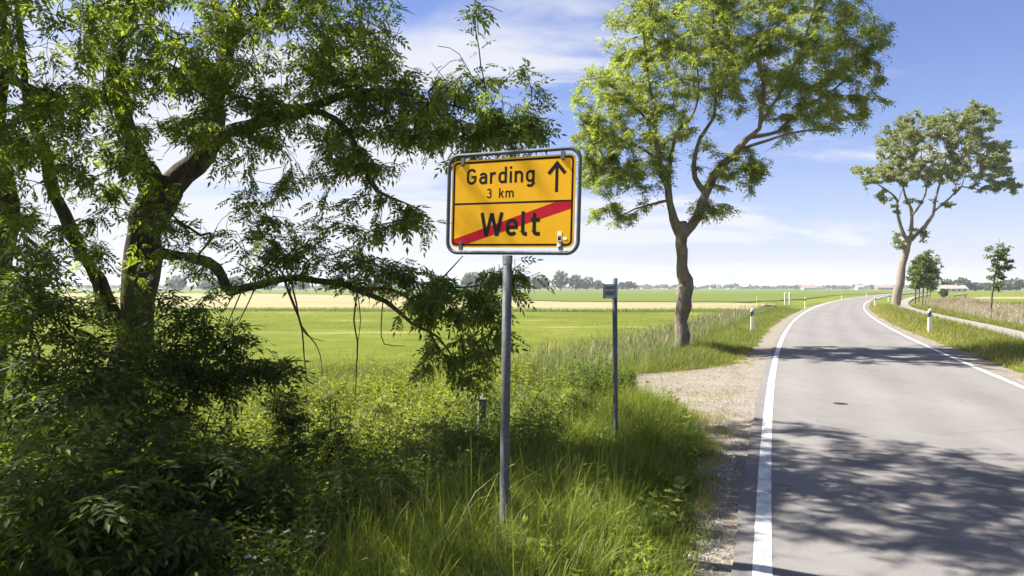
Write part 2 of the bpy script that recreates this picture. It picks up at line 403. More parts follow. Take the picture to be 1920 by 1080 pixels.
# gravel shoulder with the field entrance
yg = np.concatenate([np.arange(-10, 30, .12), np.arange(30, 160, 1.0)])
def gravel_edge(Y):
    w = np.interp(Y, [-10, 3, 5, 6.6, 9.1, 10, 11, 12.5, 13.5, 14.5, 15.3, 16, 17, 20, 25, 32, 45, 70, 160], [.42, .42, .48, .58, .78, 1.0, 1.35, 2.3, 3.0, 3.4, 2.2, 1.35, .95, .8, .8, .85, .75, .6, .5])
    return w+.07*vnoise(Y, Y*.5, 3.1, 4)+.05*vnoise(Y, Y, 8, 3)*(w > .6)
ge = gravel_edge(yg)
strip('gravel_shoulder', yg, XL(yg)-ge*1.07, XL(yg)-.1, -.022, M['gravel'], skirt=.1, cols=14, zf=lambda X, Y: .012*vnoise(X, Y, 5, 2)*(SLAT(X, Y) > .6)-.02*sstep(1.0, 3, SLAT(X, Y)))
yr = np.concatenate([np.arange(-10, 40, .25), np.arange(40, 160, 1.0)])
strip('dirt_shoulder', yr, XL(yr)+RW+.1, XL(yr)+RW+.55+.10*vnoise(yr, yr, 2.3, 1)+.25*np.exp(-((yr-19)/8)**2), -.02, M['gravel'], skirt=.1, cols=4)
# cycle path
cp = smooth_line([(P(x, y, 2368/(y-540))[0], 2368/(y-540), 0) for x, y in ((2300, 742), (2080, 676), (1916, 630), (1841, 611), (1785, 599), (1738, 588), (1702, 578), (1692, 571), (1698, 564), (1714, 557), (1740, 552))], 1.0)
tn = nrm(np.gradient(cp, axis=0)); pn = np.stack([tn[:, 1], -tn[:, 0], tn[:, 2]*0], -1)
V = np.empty((len(cp), 2, 3)); V[:, 0] = cp-pn*.6; V[:, 1] = cp+pn*.6; V[..., 2] = np.maximum(H(V[..., 0], V[..., 1]), -.02)+.035
i = np.arange(len(cp)-1)*2
tag(mesh_np('cycle_path', V.reshape(-1, 3), np.stack([i, i+1, i+3, i+2], -1), M['path']), kind='structure')
CPY, CPX = cp[:, 1], cp[:, 0]
# thin summer haze
hm = bpy.data.materials.new('haze air'); hm.use_nodes = True; ht = hm.node_tree
for n_ in list(ht.nodes):
    if n_.type != 'OUTPUT_MATERIAL': ht.nodes.remove(n_)
vp = ht.nodes.new('ShaderNodeVolumePrincipled'); vp.inputs['Color'].default_value = (.86, .91, 1, 1); vp.inputs['Density'].default_value = .00028; vp.inputs['Anisotropy'].default_value = .2
ht.links.new(vp.outputs[0], [n_ for n_ in ht.nodes if n_.type == 'OUTPUT_MATERIAL'][0].inputs['Volume'])
mb = MB(); mb.box((0, 3300, 14.0), (5300, 3900, 16.5)); hz_ob = tag(mb.build('haze', hm), kind='stuff')
# mown hay strip and the pasture behind it
def sheet(name, poly, m, z, sub=8):
    poly = np.array(poly, float); n = len(poly); pts = []
    for a in range(n):
        b = poly[(a+1) % n]-poly[a]
        for t in np.arange(sub)/sub:
            p = poly[a]+b*t; pts.append((p[0]+.5*math.sin(p[1]*1.3)*(t > 0), p[1]+.8*math.sin(p[0]*.7)*(t > 0)))
    import bmesh
    bm = bmesh.new(); vs_ = [bm.verts.new((x, y, z)) for x, y in pts]; bm.faces.new(vs_); bmesh.ops.triangulate(bm, faces=bm.faces[:])
    bmesh.ops.recalc_face_normals(bm, faces=bm.faces[:])
    me = bpy.data.meshes.new(name); bm.to_mesh(me); bm.free(); me.materials.append(m)
    o = bpy.data.objects.new(name, me); COL.objects.link(o)
    return tag(o, kind='structure')
sheet('hay_field', [(-300, 76), (-120, 70), (-29, 66), (2, 63), (22, 63.5), (33, 86), (30, 95), (8, 100), (-52, 205), (-110, 262), (-300, 280)], M['hay'], -.16)
sheet('pasture', [(34, 99), (52, 122), (90, 190), (300, 480), (420, 1100), (-1500, 1100), (-1500, 900), (-302, 284), (-110, 266), (-51, 208), (9, 103)], M['crop'], -.15)
sheet('stubble_field', [(75, 118), (330, 118), (330, 160), (110, 160)], M['hay'], -.20)

# ------------------------------------------------------------------ foliage tools
def scatter(tv, tf, pos, fwd, up, scale):
    """copies of a template (y forward, z up) placed as real geometry"""
    f = nrm(fwd); r = nrm(np.cross(f, up)); u_ = np.cross(r, f)
    n = len(pos); k = len(tv); s = np.asarray(scale)*np.ones(n)
    V = pos[:, None, :]+s[:, None, None]*(tv[None, :, 0, None]*r[:, None]+tv[None, :, 1, None]*f[:, None]+tv[None, :, 2, None]*u_[:, None])
    F = (np.arange(n)[:, None, None]*k+np.asarray(tf)[None])
    return V.reshape(-1, 3), F.reshape(-1, 3)
def leaflet(b, d, n, L_, w, fold=.18):
    """kite folded along its midrib"""
    b = np.array(b, float); d = nrm(np.array(d, float)); n = np.array(n, float); sdr = nrm(np.cross(d, n))
    return [b, b+d*L_*.42+sdr*w/2+n*w*fold, b+d*L_, b+d*L_*.42-sdr*w/2+n*w*fold], [(0, 1, 2), (0, 2, 3)]
def compound(pairs=4, L_=.22, ll=.075, lw=.028, droop=.5, seed=0):
    r = random.Random(seed); V = []; F = []
    def put(v, f):
        o = len(V); V.extend(v); F.extend([tuple(i+o for i in t) for t in f])
    def rach(t): return (0.0, L_*t*(1-.12*droop*t), -L_*droop*.6*t*t)
    for i in range(pairs):
        t = .28+.66*i/pairs
        for sgn in (-1, 1):
            a = r.uniform(.75, 1.1); 
            put(*leaflet(rach(t), (sgn*a, .75, -.35*droop-r.uniform(0, .4)), (sgn*-.15+r.uniform(-.2, .2), r.uniform(-.1, .1), 1), ll*r.uniform(.85, 1.1)*(1-.25*abs(t-.6)), lw))
    put(*leaflet(rach(.98), (r.uniform(-.2, .2), 1, -.9*droop), (0, .3, 1), ll*1.1, lw))
    w = .0018; e = rach(1)
    put([(-w, 0, 0), (w, 0, 0), e, ], [(0, 1, 2)])
    return np.array([np.asarray(x, float) for x in V]), np.array(F)
CMP = [compound(4, .23, .080, .027, .35, 1), compound(4, .21, .075, .030, .8, 2), compound(5, .25, .075, .025, .55, 3), compound(3, .18, .085, .03, 1.0, 4)]
CMP_S = [compound(3, .24, .10, .036, .5, 5), compound(2, .2, .11, .042, .9, 6), compound(3, .24, .10, .034, .2, 7)]
def simple_spray(n, L_, ll, lw, seed):
    r = random.Random(seed); V = []; F = []
    for i in range(n):
        t = r.uniform(.1, 1); a = r.uniform(0, 6.28)
        v, f = leaflet((r.uniform(-.04, .04), L_*t, r.uniform(-.03, .03)), (math.cos(a), .5, math.sin(a)*.7-.2), (r.uniform(-.6, .6), r.uniform(-.5, .5), 1), ll*r.uniform(.7, 1.2), lw*r.uniform(.8, 1.2))
        o = len(V); V.extend(v); F.extend([tuple(k+o for k in t_) for t_ in f])
    return np.array(V), np.array(F)
SPR = [simple_spray(6, .3, .17, .13, 1), simple_spray(5, .25, .16, .14, 2), simple_spray(7, .35, .15, .11, 3)]
def foliage(name, pos, dirs, scale, temps, m, parent, updev=.45, droop=-.25, spread=.9, kind='stuff'):
    n = len(pos); az = rng.uniform(0, 2*math.pi, n)
    f = dirs*.45+spread*np.stack([np.cos(az), np.sin(az), rng.normal(droop, .3, n)], -1)
    up = np.array((0, 0, 1.0))+rng.normal(0, updev, (n, 3))
    Vs, Fs, o = [], [], 0; pick = rng.integers(0, len(temps), n)
    for k, (tv, tf) in enumerate(temps):
        q = pick == k
        if not q.any(): continue
        V_, F_ = scatter(tv, tf, pos[q], f[q], up[q], (scale*rng.uniform(.75, 1.2, q.sum())))
        Vs.append(V_); Fs.append(F_+o); o += len(V_)
    return mesh_np(name, np.vstack(Vs), np.vstack(Fs), m, parent, kind=kind)

class Tree:
    """limbs given as curves; twigs grow from the nearest wood to every target point"""
    def __init__(s, step=.22): s.step = step; s.pos = []; s.par = []; s.rad = []; s.limbs = []; s.dir = []
    def limb(s, pts, k=8, lump=.0, attach=True):
        c = smooth_line(pts, s.step)
        if len(c) > 6:
            q = np.arange(len(c)); ph = rng.uniform(0, 6.28, 6); env = np.minimum(1, q/4)*(.17*c[:, 3]+.006)
            for ax in range(3): c[:, ax] += env*(np.sin(q*.8+ph[ax])+.8*np.sin(q*1.7+ph[ax+3])+.5*rng.normal(size=len(c)))*.6
            c[:, 3] *= 1+.10*np.sin(q*1.1+ph[0])*np.sin(q*.47+ph[1])+.05*rng.normal(size=len(c))
        s.limbs.append((c, k, lump))
        p = -1
        for i, q in enumerate(c):
            s.pos.append(q[:3]); s.par.append(p); s.rad.append(q[3]); d = c[min(i+1, len(c)-1), :3]-c[max(i-1, 0), :3]
            s.dir.append(d/max(np.linalg.norm(d), 1e-9)); p = len(s.pos)-1
    def grow(s, T, sag=.12, jit=.06, skip_z=None, maxr=.03):
        nl = len(s.pos); cap = nl+len(T)*40
        pos = np.zeros((cap, 3)); pos[:nl] = s.pos; dr = np.zeros((cap, 3)); dr[:nl] = s.dir
        ok = np.ones(cap, bool)
        if skip_z is not None: ok[:nl] = pos[:nl, 2] > skip_z
        par = list(s.par); n = nl
        d0 = np.array([np.min(np.linalg.norm(pos[:nl]-t, axis=1)) for t in T]); order = np.argsort(d0)
        tips = []; chains = []
        for ti in order:
            t = T[ti]; df = t-pos[:n]; ds = np.linalg.norm(df, axis=1)
            cosv = (df*dr[:n]).sum(1)/np.maximum(ds, 1e-6)
            cost = ds*(1+.45*(1-cosv)); cost[~ok[:n]] = 1e9
            b = int(np.argmin(cost)); D = ds[b]
            m_ = max(2, int(math.ceil(D/s.step)))
            p0 = pos[b]; c1 = p0+(dr[b]*.55+nrm(df[b])*.45)*D*.4; tt = (np.arange(1, m_+1)/m_)[:, None]
            q = (1-tt)**2*p0+2*tt*(1-tt)*c1+tt**2*t
            q = q+np.array((0, 0, 1))*sag*D*(tt*(1-tt))*2
            q[:-1] += rng.normal(0, jit*min(1, D), (m_-1, 3))*.5
            ids = np.arange(n, n+m_); pos[ids] = q
            dd = np.diff(np.vstack([p0, q]), axis=0); dr[ids] = nrm(dd)
            par.append(b); par.extend(range(n, n+m_-1)); n += m_
            tips.append(n-1); chains.append((b, ids))
        s.P = pos[:n]; s.D = dr[:n]; s.parent = np.array(par); s.tips = np.array(tips); s.nl = nl
        r = np.zeros(n)
        for i in range(n-1, nl-1, -1):
            r[i] = max(r[i], .0036**2.3)
            p = s.parent[i]
            if p >= nl: r[p] += r[i]
        s.r = np.minimum(r**(1/2.3), maxr); s.chains = chains
    def build(s, root, mb_trunk, mb_twig, trunk_name='trunk', twk=4):
        for i, (c, k, lump) in enumerate(s.limbs):
            V_, F_ = tube_arrays(c[:, :3], c[:, 3], k, lump=lump)
            # close the tip
            V_ = np.vstack([V_, c[-1, :3]]); tipi = len(V_)-1; last = np.arange(tipi-k, tipi)
            F3 = np.stack([last, np.roll(last, -1), np.full(k, tipi)], -1)
            mesh_np('trunk' if i == 0 else 'limb', V_, [F_, F3], mb_trunk, root, smooth=True)
        Vs, Fs, o = [], [], 0
        for b, ids in s.chains:
            pts = np.vstack([s.P[b], s.P[ids]]); rr = np.concatenate([[s.r[ids[0]]*1.1], s.r[ids]])
            V_, F_ = tube_arrays(pts, rr, twk); Vs.append(V_); Fs.append(F_+o); o += len(V_)
        if Vs: mesh_np('twigs', np.vstack(Vs), np.vstack(Fs), mb_twig, root, smooth=True, kind='stuff')
    def leaf_sites(s, per, back=.5):
        pos = []; d = []
        for ti in s.tips:
            if rng.uniform() < .10: continue          # a bare twig
            for _ in range(rng.poisson(per)):
                a = ti; x = rng.uniform(0, back)/s.step
                while x > 1 and s.parent[a] >= s.nl: a = s.parent[a]; x -= 1
                q = s.P[a]; p = s.P[s.parent[a]] if s.parent[a] >= 0 else q
                pos.append(q+(p-q)*min(x, 1)); d.append(s.D[a])
        return np.array(pos), np.array(d)
def blobs(lst):
    """targets from ellipses seen in the photograph, each at its own depth"""
    T = []
    for cx, cy, rx, ry, d, dr, n in lst:
        for _ in range(n):
            a = rng.uniform(0, 2*math.pi); q = math.sqrt(rng.uniform()); dd = d+rng.uniform(-dr, dr)*math.sqrt(max(.15, 1-q*q))
            T.append(P(cx+rx*q*math.cos(a), cy+ry*q*math.sin(a), dd))
    return np.array(T)
def lp(rows, d=None):
    return [(*P(r[0], r[1], r[2] if d is None else d+(r[3] if len(r) > 3 else 0)), r[-1] if d is None else r[2]) for r in rows]

# ------------------------------------------------------------------ the big ash on the left
ash = thing('ash_tree', 'large spreading ash tree with forked mossy trunk shading the verge left of the yellow sign', 'tree', tuple(P(222, 800, 8.8)*np.array((1, 1, 0))+np.array((0, 0, -.4))))
base = np.array(ash.location)
t = Tree(.2)
LT = [
 [(205, 880, 8.8, .36), (215, 820, 8.8, .31), (232, 730, 8.8, .28), (248, 640, 8.75, .262), (260, 560, 8.7, .25), (266, 480, 8.7, .245), (280, 410, 8.7, .26), (302, 355, 8.7, .28), (312, 325, 8.7, .22)],
 [(295, 365, 8.7, .22), (275, 320, 8.65, .18), (257, 283, 8.6, .15), (232, 233, 8.5, .13), (225, 190, 8.5, .12), (217, 133, 8.4, .11), (238, 50, 8.3, .1), (250, -60, 8.2, .085), (240, -250, 8.0, .05), (270, -420, 7.8, .02)],
 [(305, 370, 8.7, .22), (345, 325, 8.7, .19), (385, 290, 8.7, .17), (404, 217, 8.8, .15), (417, 133, 8.9, .13), (427, 83, 8.9, .12), (450, -20, 9, .09), (500, -150, 9, .06), (560, -330, 9.2, .02)],
 [(425, 95, 8.9, .09), (460, 55, 8.8, .07), (505, 10, 8.6, .06), (580, -70, 8.3, .05), (680, -160, 8, .042), (800, -240, 7.6, .035), (980, -320, 7, .028), (1180, -400, 6.5, .018), (1330, -440, 6.2, .008)],
 [(385, 290, 8.7, .13), (430, 247, 8.5, .11), (493, 230, 8.2, .1), (573, 207, 8, .085), (620, 187, 7.9, .06), (680, 170, 7.8, .045), (760, 175, 7.7, .03), (850, 200, 7.6, .015), (930, 215, 7.5, .007)],
 [(578, 206, 8, .06), (627, 222, 7.9, .05), (665, 270, 7.8, .045), (690, 325, 7.7, .04), (710, 360, 7.6, .028), (760, 382, 7.5, .014), (800, 400, 7.4, .006)],
 [(228, 195, 8.5, .09), (167, 173, 8.2, .08), (127, 193, 8, .075), (77, 173, 7.8, .065), (0, 143, 7.5, .055), (-120, 100, 7, .04), (-250, 0, 6.5, .015)],
 [(275, 470, 8.7, .1), (340, 482, 8.5, .09), (393, 490, 8.3, .08), (415, 518, 8.2, .075), (433, 547, 8.1, .066), (467, 540, 8, .058), (533, 523, 7.9, .052), (583, 523, 7.8, .048), (640, 533, 7.7, .044), (668, 544, 7.6, .04), (723, 565, 7.5, .032), (773, 605, 7.4, .024), (820, 632, 7.3, .016), (850, 670, 7.2, .011), (880, 707, 7.2, .006)],
 [(668, 544, 7.6, .028), (732, 541, 7.5, .024), (776, 570, 7.4, .018), (790, 612, 7.3, .009)],
 [(776, 570, 7.4, .014), (807, 545, 7.3, .012), (868, 480, 7.2, .005)],
 [(765, 562, 7.4, .014), (830, 540, 7.2, .011), (900, 537, 7.0, .008), (945, 515, 6.9, .005)],
 [(225, 610, 8.7, .15), (195, 555, 8.65, .11), (140, 440, 8.5, .092), (105, 365, 8.5, .085), (85, 300, 8.4, .08), (55, 220, 8.3, .06), (45, 130, 8.2, .05), (30, 0, 8, .04), (0, -200, 8, .015)],
 # bare hanging twigs under the low limb
 [(533, 525, 7.9, .014), (550, 570, 7.85, .013), (567, 618, 7.8, .010), (571, 670, 7.8, .007), (576, 718, 7.8, .003)],
 [(545, 523, 7.9, .012), (556, 570, 7.85, .010), (565, 612, 7.8, .009), (588, 640, 7.75, .006), (601, 665, 7.7, .005), (605, 705, 7.7, .003)],
 [(567, 618, 7.8, .007), (580, 632, 7.8, .005), (608, 640, 7.8, .003)],
 [(670, 546, 7.6, .010), (664, 600, 7.6, .009), (670, 640, 7.6, .008), (668, 700, 7.6, .006), (664, 745, 7.6, .003)],
 [(671, 552, 7.6, .007), (676, 600, 7.6, .005), (671, 640, 7.6, .004)],
 [(718, 565, 7.5, .007), (715, 610, 7.5, .006), (721, 645, 7.5, .005), (760, 648, 7.45, .003)],
 [(455, 541, 8, .009), (430, 600, 8, .006), (410, 650, 8, .003)],
 [(440, 545, 8, .008), (425, 575, 8, .006), (412, 590, 8, .003)],
 [(480, 537, 8, .008), (455, 590, 7.9, .006), (440, 620, 7.9, .003)],
]
off = np.array((*base, 0))
for i, l in enumerate(LT):
    th_ = .80 if l[0][3] > .03 else 1.0
    q = [tuple(np.array((*P(a[0], a[1], a[2]), a[3]*th_))-off) for a in l]
    t.limb(q, 14 if i == 0 else (10 if l[0][3] > .08 else 6), .035 if i < 3 else (.03 if l[0][3] > .08 else 0))
T = blobs([
 (110, 60, 244, 155, 7.4, 2, 232), (320, 50, 168, 129, 7.9, 2, 161), (500, 70, 155, 115, 8.2, 1.6, 143), (640, 30, 141, 77, 8, 1.2, 99), (560, 150, 141, 77, 8.2, 1.2, 89), (690, 120, 124, 83, 7.9, 1, 70), (780, 170, 139, 97, 7.6, 0.9, 99), (860, 220, 124, 83, 7.4, 0.8, 99), (945, 250, 69, 49, 7.2, 0.5, 37), (985, 180, 30, 63, 7.1, 0.4, 16), (1005, 240, 39, 26, 7, 0.3, 11), (905, 20, 41, 26, 7, 0.3, 6), (730, 260, 124, 69, 7.8, 1, 64), (600, 290, 115, 64, 8, 1, 80), (470, 320, 90, 77, 8, 1, 61), (560, 380, 115, 52, 8, 1, 62), (450, 440, 103, 45, 8, 0.9, 62), (610, 450, 103, 45, 7.8, 0.8, 62), (700, 400, 69, 41, 7.7, 0.6, 16), (760, 430, 63, 35, 7.6, 0.5, 19), (700, 500, 83, 35, 7.5, 0.5, 34), (520, 490, 77, 26, 7.9, 0.5, 28), (150, 260, 155, 115, 7.6, 1.4, 126), (40, 260, 103, 115, 7.2, 1.2, 71), (330, 170, 103, 90, 8, 1.4, 71), (180, 420, 77, 90, 8.2, 1.1, 40), (330, 440, 64, 52, 8, 0.8, 28), (270, 400, 77, 77, 8, 0.4, 25), (790, 530, 77, 35, 7.3, 0.4, 21), (850, 560, 83, 49, 7.2, 0.5, 32), (900, 615, 63, 63, 7.1, 0.4, 34), (935, 560, 56, 63, 7, 0.4, 22), (965, 505, 49, 26, 6.9, 0.3, 10), (860, 660, 69, 41, 7.2, 0.4, 18), (800, 668, 35, 35, 7.2, 0.3, 6), (735, 600, 19, 14, 7.4, 0.2, 2), (985, 560, 21, 28, 6.9, 0.2, 3), (900, 690, 56, 35, 7.1, 0.3, 10), (200, -180, 386, 193, 8, 2.6, 215), (600, -190, 309, 180, 8, 2.6, 198), (-250, -20, 232, 323, 7, 2, 161), (850, -280, 232, 115, 7.3, 2, 143), (1100, -390, 218, 103, 6.7, 1.6, 119), (1280, -450, 155, 77, 6.3, 1.2, 61), (400, -450, 450, 193, 8, 2.5, 198), (800, -560, 323, 155, 7, 2.5, 143), (270, 480, 50, 67, 8.4, 0.35, 29), (420, 230, 123, 67, 8.3, 1, 55), (240, 600, 67, 67, 8.3, 0.4, 37), (560, 230, 90, 45, 8, 0.8, 30), (130, 470, 101, 56, 8, 0.8, 37), (380, 110, 78, 67, 8.2, 1, 37)
])
def sunlane(T, c, rad, keep):          # fewer leaves between the sun and point c
    sdir = np.array(sun_dir); d = T-np.array(c); a = d @ sdir; r_ = np.linalg.norm(d-a[:, None]*sdir, axis=1)
    return T[~((a > 0) & (r_ < rad) & (rng.uniform(size=len(T)) > keep))]
# openings the photograph shows between the leaf masses
def thin(T, holes):
    px = 960+T[:, 0]/T[:, 1]*1280; py = 540-(T[:, 2]-EYE)/T[:, 1]*1280; k = np.ones(len(T), bool)
    for cx, cy, rx, ry, keep in holes:
        ins = ((px-cx)/rx)**2+((py-cy)/ry)**2 < 1
        k &= ~(ins & (rng.uniform(size=len(T)) > keep))
    return T[k]
gxs = T[:, 0]+.748*T[:, 2]; gys = T[:, 1]-.224*T[:, 2]      # where a target's shadow lands
T = T[(T[:, 1] < 9.6) & ~((gys > 7.3) & (gxs > -5) & (gxs < 1.4) & (rng.uniform(size=len(T)) > .12))]
wood = np.vstack([c[(c[:, 3] > .05), :3] for c, _, _ in t.limbs])+base; wood = wood[(wood[:, 2] > 1.2) & (wood[:, 2] < 7)]
w_ = wood[rng.integers(0, len(wood), 170)]; T = np.vstack([T, w_+np.stack([rng.normal(0, .22, 170), -rng.uniform(.2, .65, 170), rng.normal(.05, .25, 170)], -1)])
n_ = 800; za = rng.uniform(6.9, 9.6, n_); ya = rng.uniform(3.0, 9.6, n_); xa = 1.2+rng.uniform(0, 1, n_)*np.interp(ya, [3.4, 6.2, 7.4, 9.6], [7.0, 6.2, 4.6, 2.6])
T = np.vstack([T, np.stack([xa-.748*za, ya+.224*za, za], -1)])     # the high spreading top over the road
T = sunlane(T, (0, 4.9, 2.45), .75, .4)
T = thin(T, [(790, 110, 45, 35, .1), (740, 340, 40, 30, .3), (800, 40, 50, 40, .1), (30, 150, 50, 30, .3), (380, 360, 40, 30, .2), (505, 300, 28, 22, .2), (60, 330, 40, 40, .2), (640, 360, 30, 30, .3), (280, 40, 25, 40, .4)])
t.grow(T-base, skip_z=1.9)
t.build(ash, M['bark'], M['twig'])
lp_, ld_ = t.leaf_sites(5.4, .9)
q_ = np.arange(len(lp_)); lw_ = lp_+base; d_ = lw_-np.array((0, 4.9, 2.45)); a_ = d_ @ np.array(sun_dir); r_ = np.linalg.norm(d_-a_[:, None]*np.array(sun_dir), axis=1)
kk_ = ~((a_ > 0) & (r_ < .62) & (rng.uniform(size=len(lp_)) > .45)); lp_, ld_ = lp_[kk_], ld_[kk_]
foliage('crown', lp_, ld_, .92, CMP, M['leaf_ash'], ash, droop=-.45, updev=.6)
print('ash leaves', len(lp_))

# ------------------------------------------------------------------ the second ash by the field entrance
D2 = 21.0
ash2 = thing('ash_tree', 'tall young ash tree with knobbly trunk in reeds at the left roadside bend', 'tree', (P(1280, 655, D2)[0], D2, -.1))
b2 = np.array(ash2.location); off2 = np.array((*b2, 0))
t = Tree(.3)
def px2(rows, D):
    return [(*(P(r[0], r[1], D+(r[3] if len(r) > 3 else 0))), r[2]) for r in rows]
L2 = [
 [(1277, 672, .29), (1278, 645, .24), (1279, 615, .215), (1281, 585, .215), (1282, 560, .235), (1284, 540, .23), (1282, 515, .195), (1279, 485, .185), (1277, 455, .18), (1277, 432, .18), (1280, 418, .13)],
 [(1275, 440, .15), (1263, 410, .13), (1256, 380, .12), (1253, 350, .11), (1242, 327, .09), (1230, 267, .075, -.4), (1228, 215, .06, -.8), (1215, 140, .045, -1.2), (1205, 50, .02, -1.4)],
 [(1253, 352, .08), (1257, 300, .075, .5), (1270, 247, .06, .9), (1300, 213, .05, 1.3), (1310, 150, .035, 1.8), (1290, 60, .02, 2)],
 [(1280, 440, .16), (1296, 425, .15), (1312, 398, .14), (1322, 365, .13), (1340, 327, .12), (1373, 293, .1, -.4), (1400, 263, .085, -.7), (1423, 240, .07, -.9), (1427, 200, .06, -1), (1433, 160, .05, -1.2), (1420, 110, .035, -1.4), (1425, 20, .015, -1.5)],
 [(1322, 362, .09), (1303, 333, .08, .3), (1303, 293, .07, .5), (1313, 260, .065, .6), (1333, 227, .06, .5), (1342, 195, .052, .4), (1340, 140, .045, .3), (1335, 67, .035), (1345, -40, .015)],
 [(1405, 258, .06, -.6), (1457, 247, .055, -.3), (1483, 223, .05), (1520, 197, .04, .3), (1573, 160, .028, .5), (1620, 120, .01, .6)],
 [(1393, 278, .05, -.5), (1440, 263, .045, -1.2), (1483, 249, .035, -1.6), (1540, 243, .022, -2), (1590, 241, .008, -2.2)],
 [(1423, 235, .05, -.9), (1460, 180, .045, -1.4), (1490, 120, .035, -1.6), (1520, 40, .025, -1.8), (1540, -60, .01, -1.8)],
 [(1255, 375, .045), (1222, 383, .035, -.3), (1190, 392, .025, -.6), (1150, 412, .01, -.8)],
 [(1235, 300, .045, -.2), (1190, 270, .035, -.2), (1140, 250, .022), (1100, 245, .01)],
 [(1228, 240, .045, -.5), (1180, 190, .035, -.9), (1130, 150, .02, -1.1), (1095, 150, .008, -1.2)],
]
for i, l in enumerate(L2):
    t.limb([tuple(np.array(q)-off2) for q in px2(l, D2)], 14 if i == 0 else 8, .03 if i == 0 else .015)
T = blobs([(1190, 60, 65, 65, D2, 3, 84), (1140, 180, 65, 65, D2, 3, 101), (1120, 265, 49, 49, D2, 2, 62), (1200, 160, 76, 76, D2, 3.5, 108), (1180, 290, 76, 49, D2, 2.5, 84), (1130, 330, 43, 32, D2, 1.4, 35), (1150, 405, 41, 22, D2, 1, 27), (1240, 230, 54, 65, D2, 3, 49), (1290, 30, 97, 76, D2, 4, 162), (1300, 130, 86, 54, D2, 4, 101), (1400, 30, 97, 76, D2, 4, 162), (1410, 120, 76, 54, D2, 3.5, 81), (1520, 30, 86, 65, D2, 3.5, 128), (1600, 40, 54, 65, D2, 2.5, 62), (1500, 120, 86, 54, D2, 3, 101), (1590, 130, 65, 54, D2, 2.5, 62), (1480, 190, 76, 38, D2, 2.5, 62), (1560, 205, 65, 38, D2, 2, 54), (1630, 190, 27, 16, D2, 1, 11), (1640, 60, 27, 32, D2, 1.5, 19), (1650, 135, 15, 16, D2, .8, 5), (1360, 190, 43, 43, D2, 2.5, 35), (1390, 320, 49, 27, D2, 1.5, 32), (1420, 315, 24, 15, D2, 1, 11), (1340, 330, 32, 32, D2, 1.5, 16), (1350, 400, 35, 19, D2, 1, 20), (1480, 262, 24, 15, D2, 1, 8), (1300, 270, 32, 32, D2, 2, 11), (1300, 380, 27, 22, D2, 1, 7), (1250, -90, 130, 86, D2, 4, 122), (1420, -110, 162, 97, D2, 4.5, 162), (1560, -60, 86, 65, D2, 3, 68), (1400, -220, 140, 65, D2, 3.5, 94), (1150, 330, 70, 50, D2, 1.8, 34), (1120, 300, 50, 50, D2, 1.5, 26), (1210, 330, 50, 40, D2, 1.6, 20), (1410, 300, 50, 30, D2, 1.3, 14), (1390, 345, 30, 22, D2, 1, 8), (1650, 90, 20, 40, D2, 1.2, 8), (1655, 190, 14, 10, D2, .6, 4), (1590, 225, 40, 18, D2, 1, 10)])
t.grow(T-b2, skip_z=3.0, jit=.09, maxr=.035)
t.r *= 1.5
t.build(ash2, M['bark2'], M['twig'])
lp_, ld_ = t.leaf_sites(14.5, 1.3)
foliage('crown', lp_, ld_, .98, CMP_S, M['leaf_ash2'], ash2, updev=.6)
print('ash2 leaves', len(lp_))

# ------------------------------------------------------------------ the leaning tree on the right of the bend
D3 = 70.0
t3 = thing('leaning_tree', 'olive-leaved roadside tree leaning right with bare pale trunk between road and cycle path', 'tree', (P(1680, 575, D3)[0], D3, 0))
b3 = np.array(t3.location); off3 = np.array((*b3, 0))
t = Tree(.8)
L3 = [
 [(1679, 585, .62), (1681, 560, .56), (1685, 530, .50), (1692, 498, .46), (1700, 470, .43), (1705, 452, .42), (1707, 440, .3)],
 [(1704, 455, .26), (1698, 446, .24), (1688, 425, .22), (1682, 398, .19), (1682, 375, .16), (1671, 362, .13), (1649, 348, .08, -1), (1630, 330, .03, -1)],
 [(1706, 450, .26), (1708, 430, .25), (1709, 408, .22), (1708, 392, .19), (1697, 365, .14, 1), (1690, 330, .10, 2), (1685, 290, .05, 2)],
 [(1709, 405, .16), (1728, 380, .13, -2), (1738, 350, .1, -3), (1730, 310, .07, -3), (1725, 260, .03, -3)],
 [(1706, 452, .28), (1718, 440, .26), (1734, 424, .23), (1749, 402, .2), (1752, 378, .17), (1765, 337, .13), (1775, 290, .09), (1790, 230, .04)],
 [(1752, 396, .13), (1782, 370, .11), (1804, 350, .09), (1838, 356, .06, -2), (1868, 347, .04, -2), (1905, 345, .02, -2)],
 [(1790, 365, .08), (1805, 345, .07, 2), (1815, 300, .06, 3), (1840, 260, .03, 3)],
 [(1684, 380, .06), (1690, 360, .05), (1700, 335, .04)],
]
for i, l in enumerate(L3): t.limb([tuple(np.array(q)-off3) for q in px2([(r_[0], r_[1], r_[2]*.78, *r_[3:]) for r_ in l], D3)], 10 if i == 0 else 7, .02)
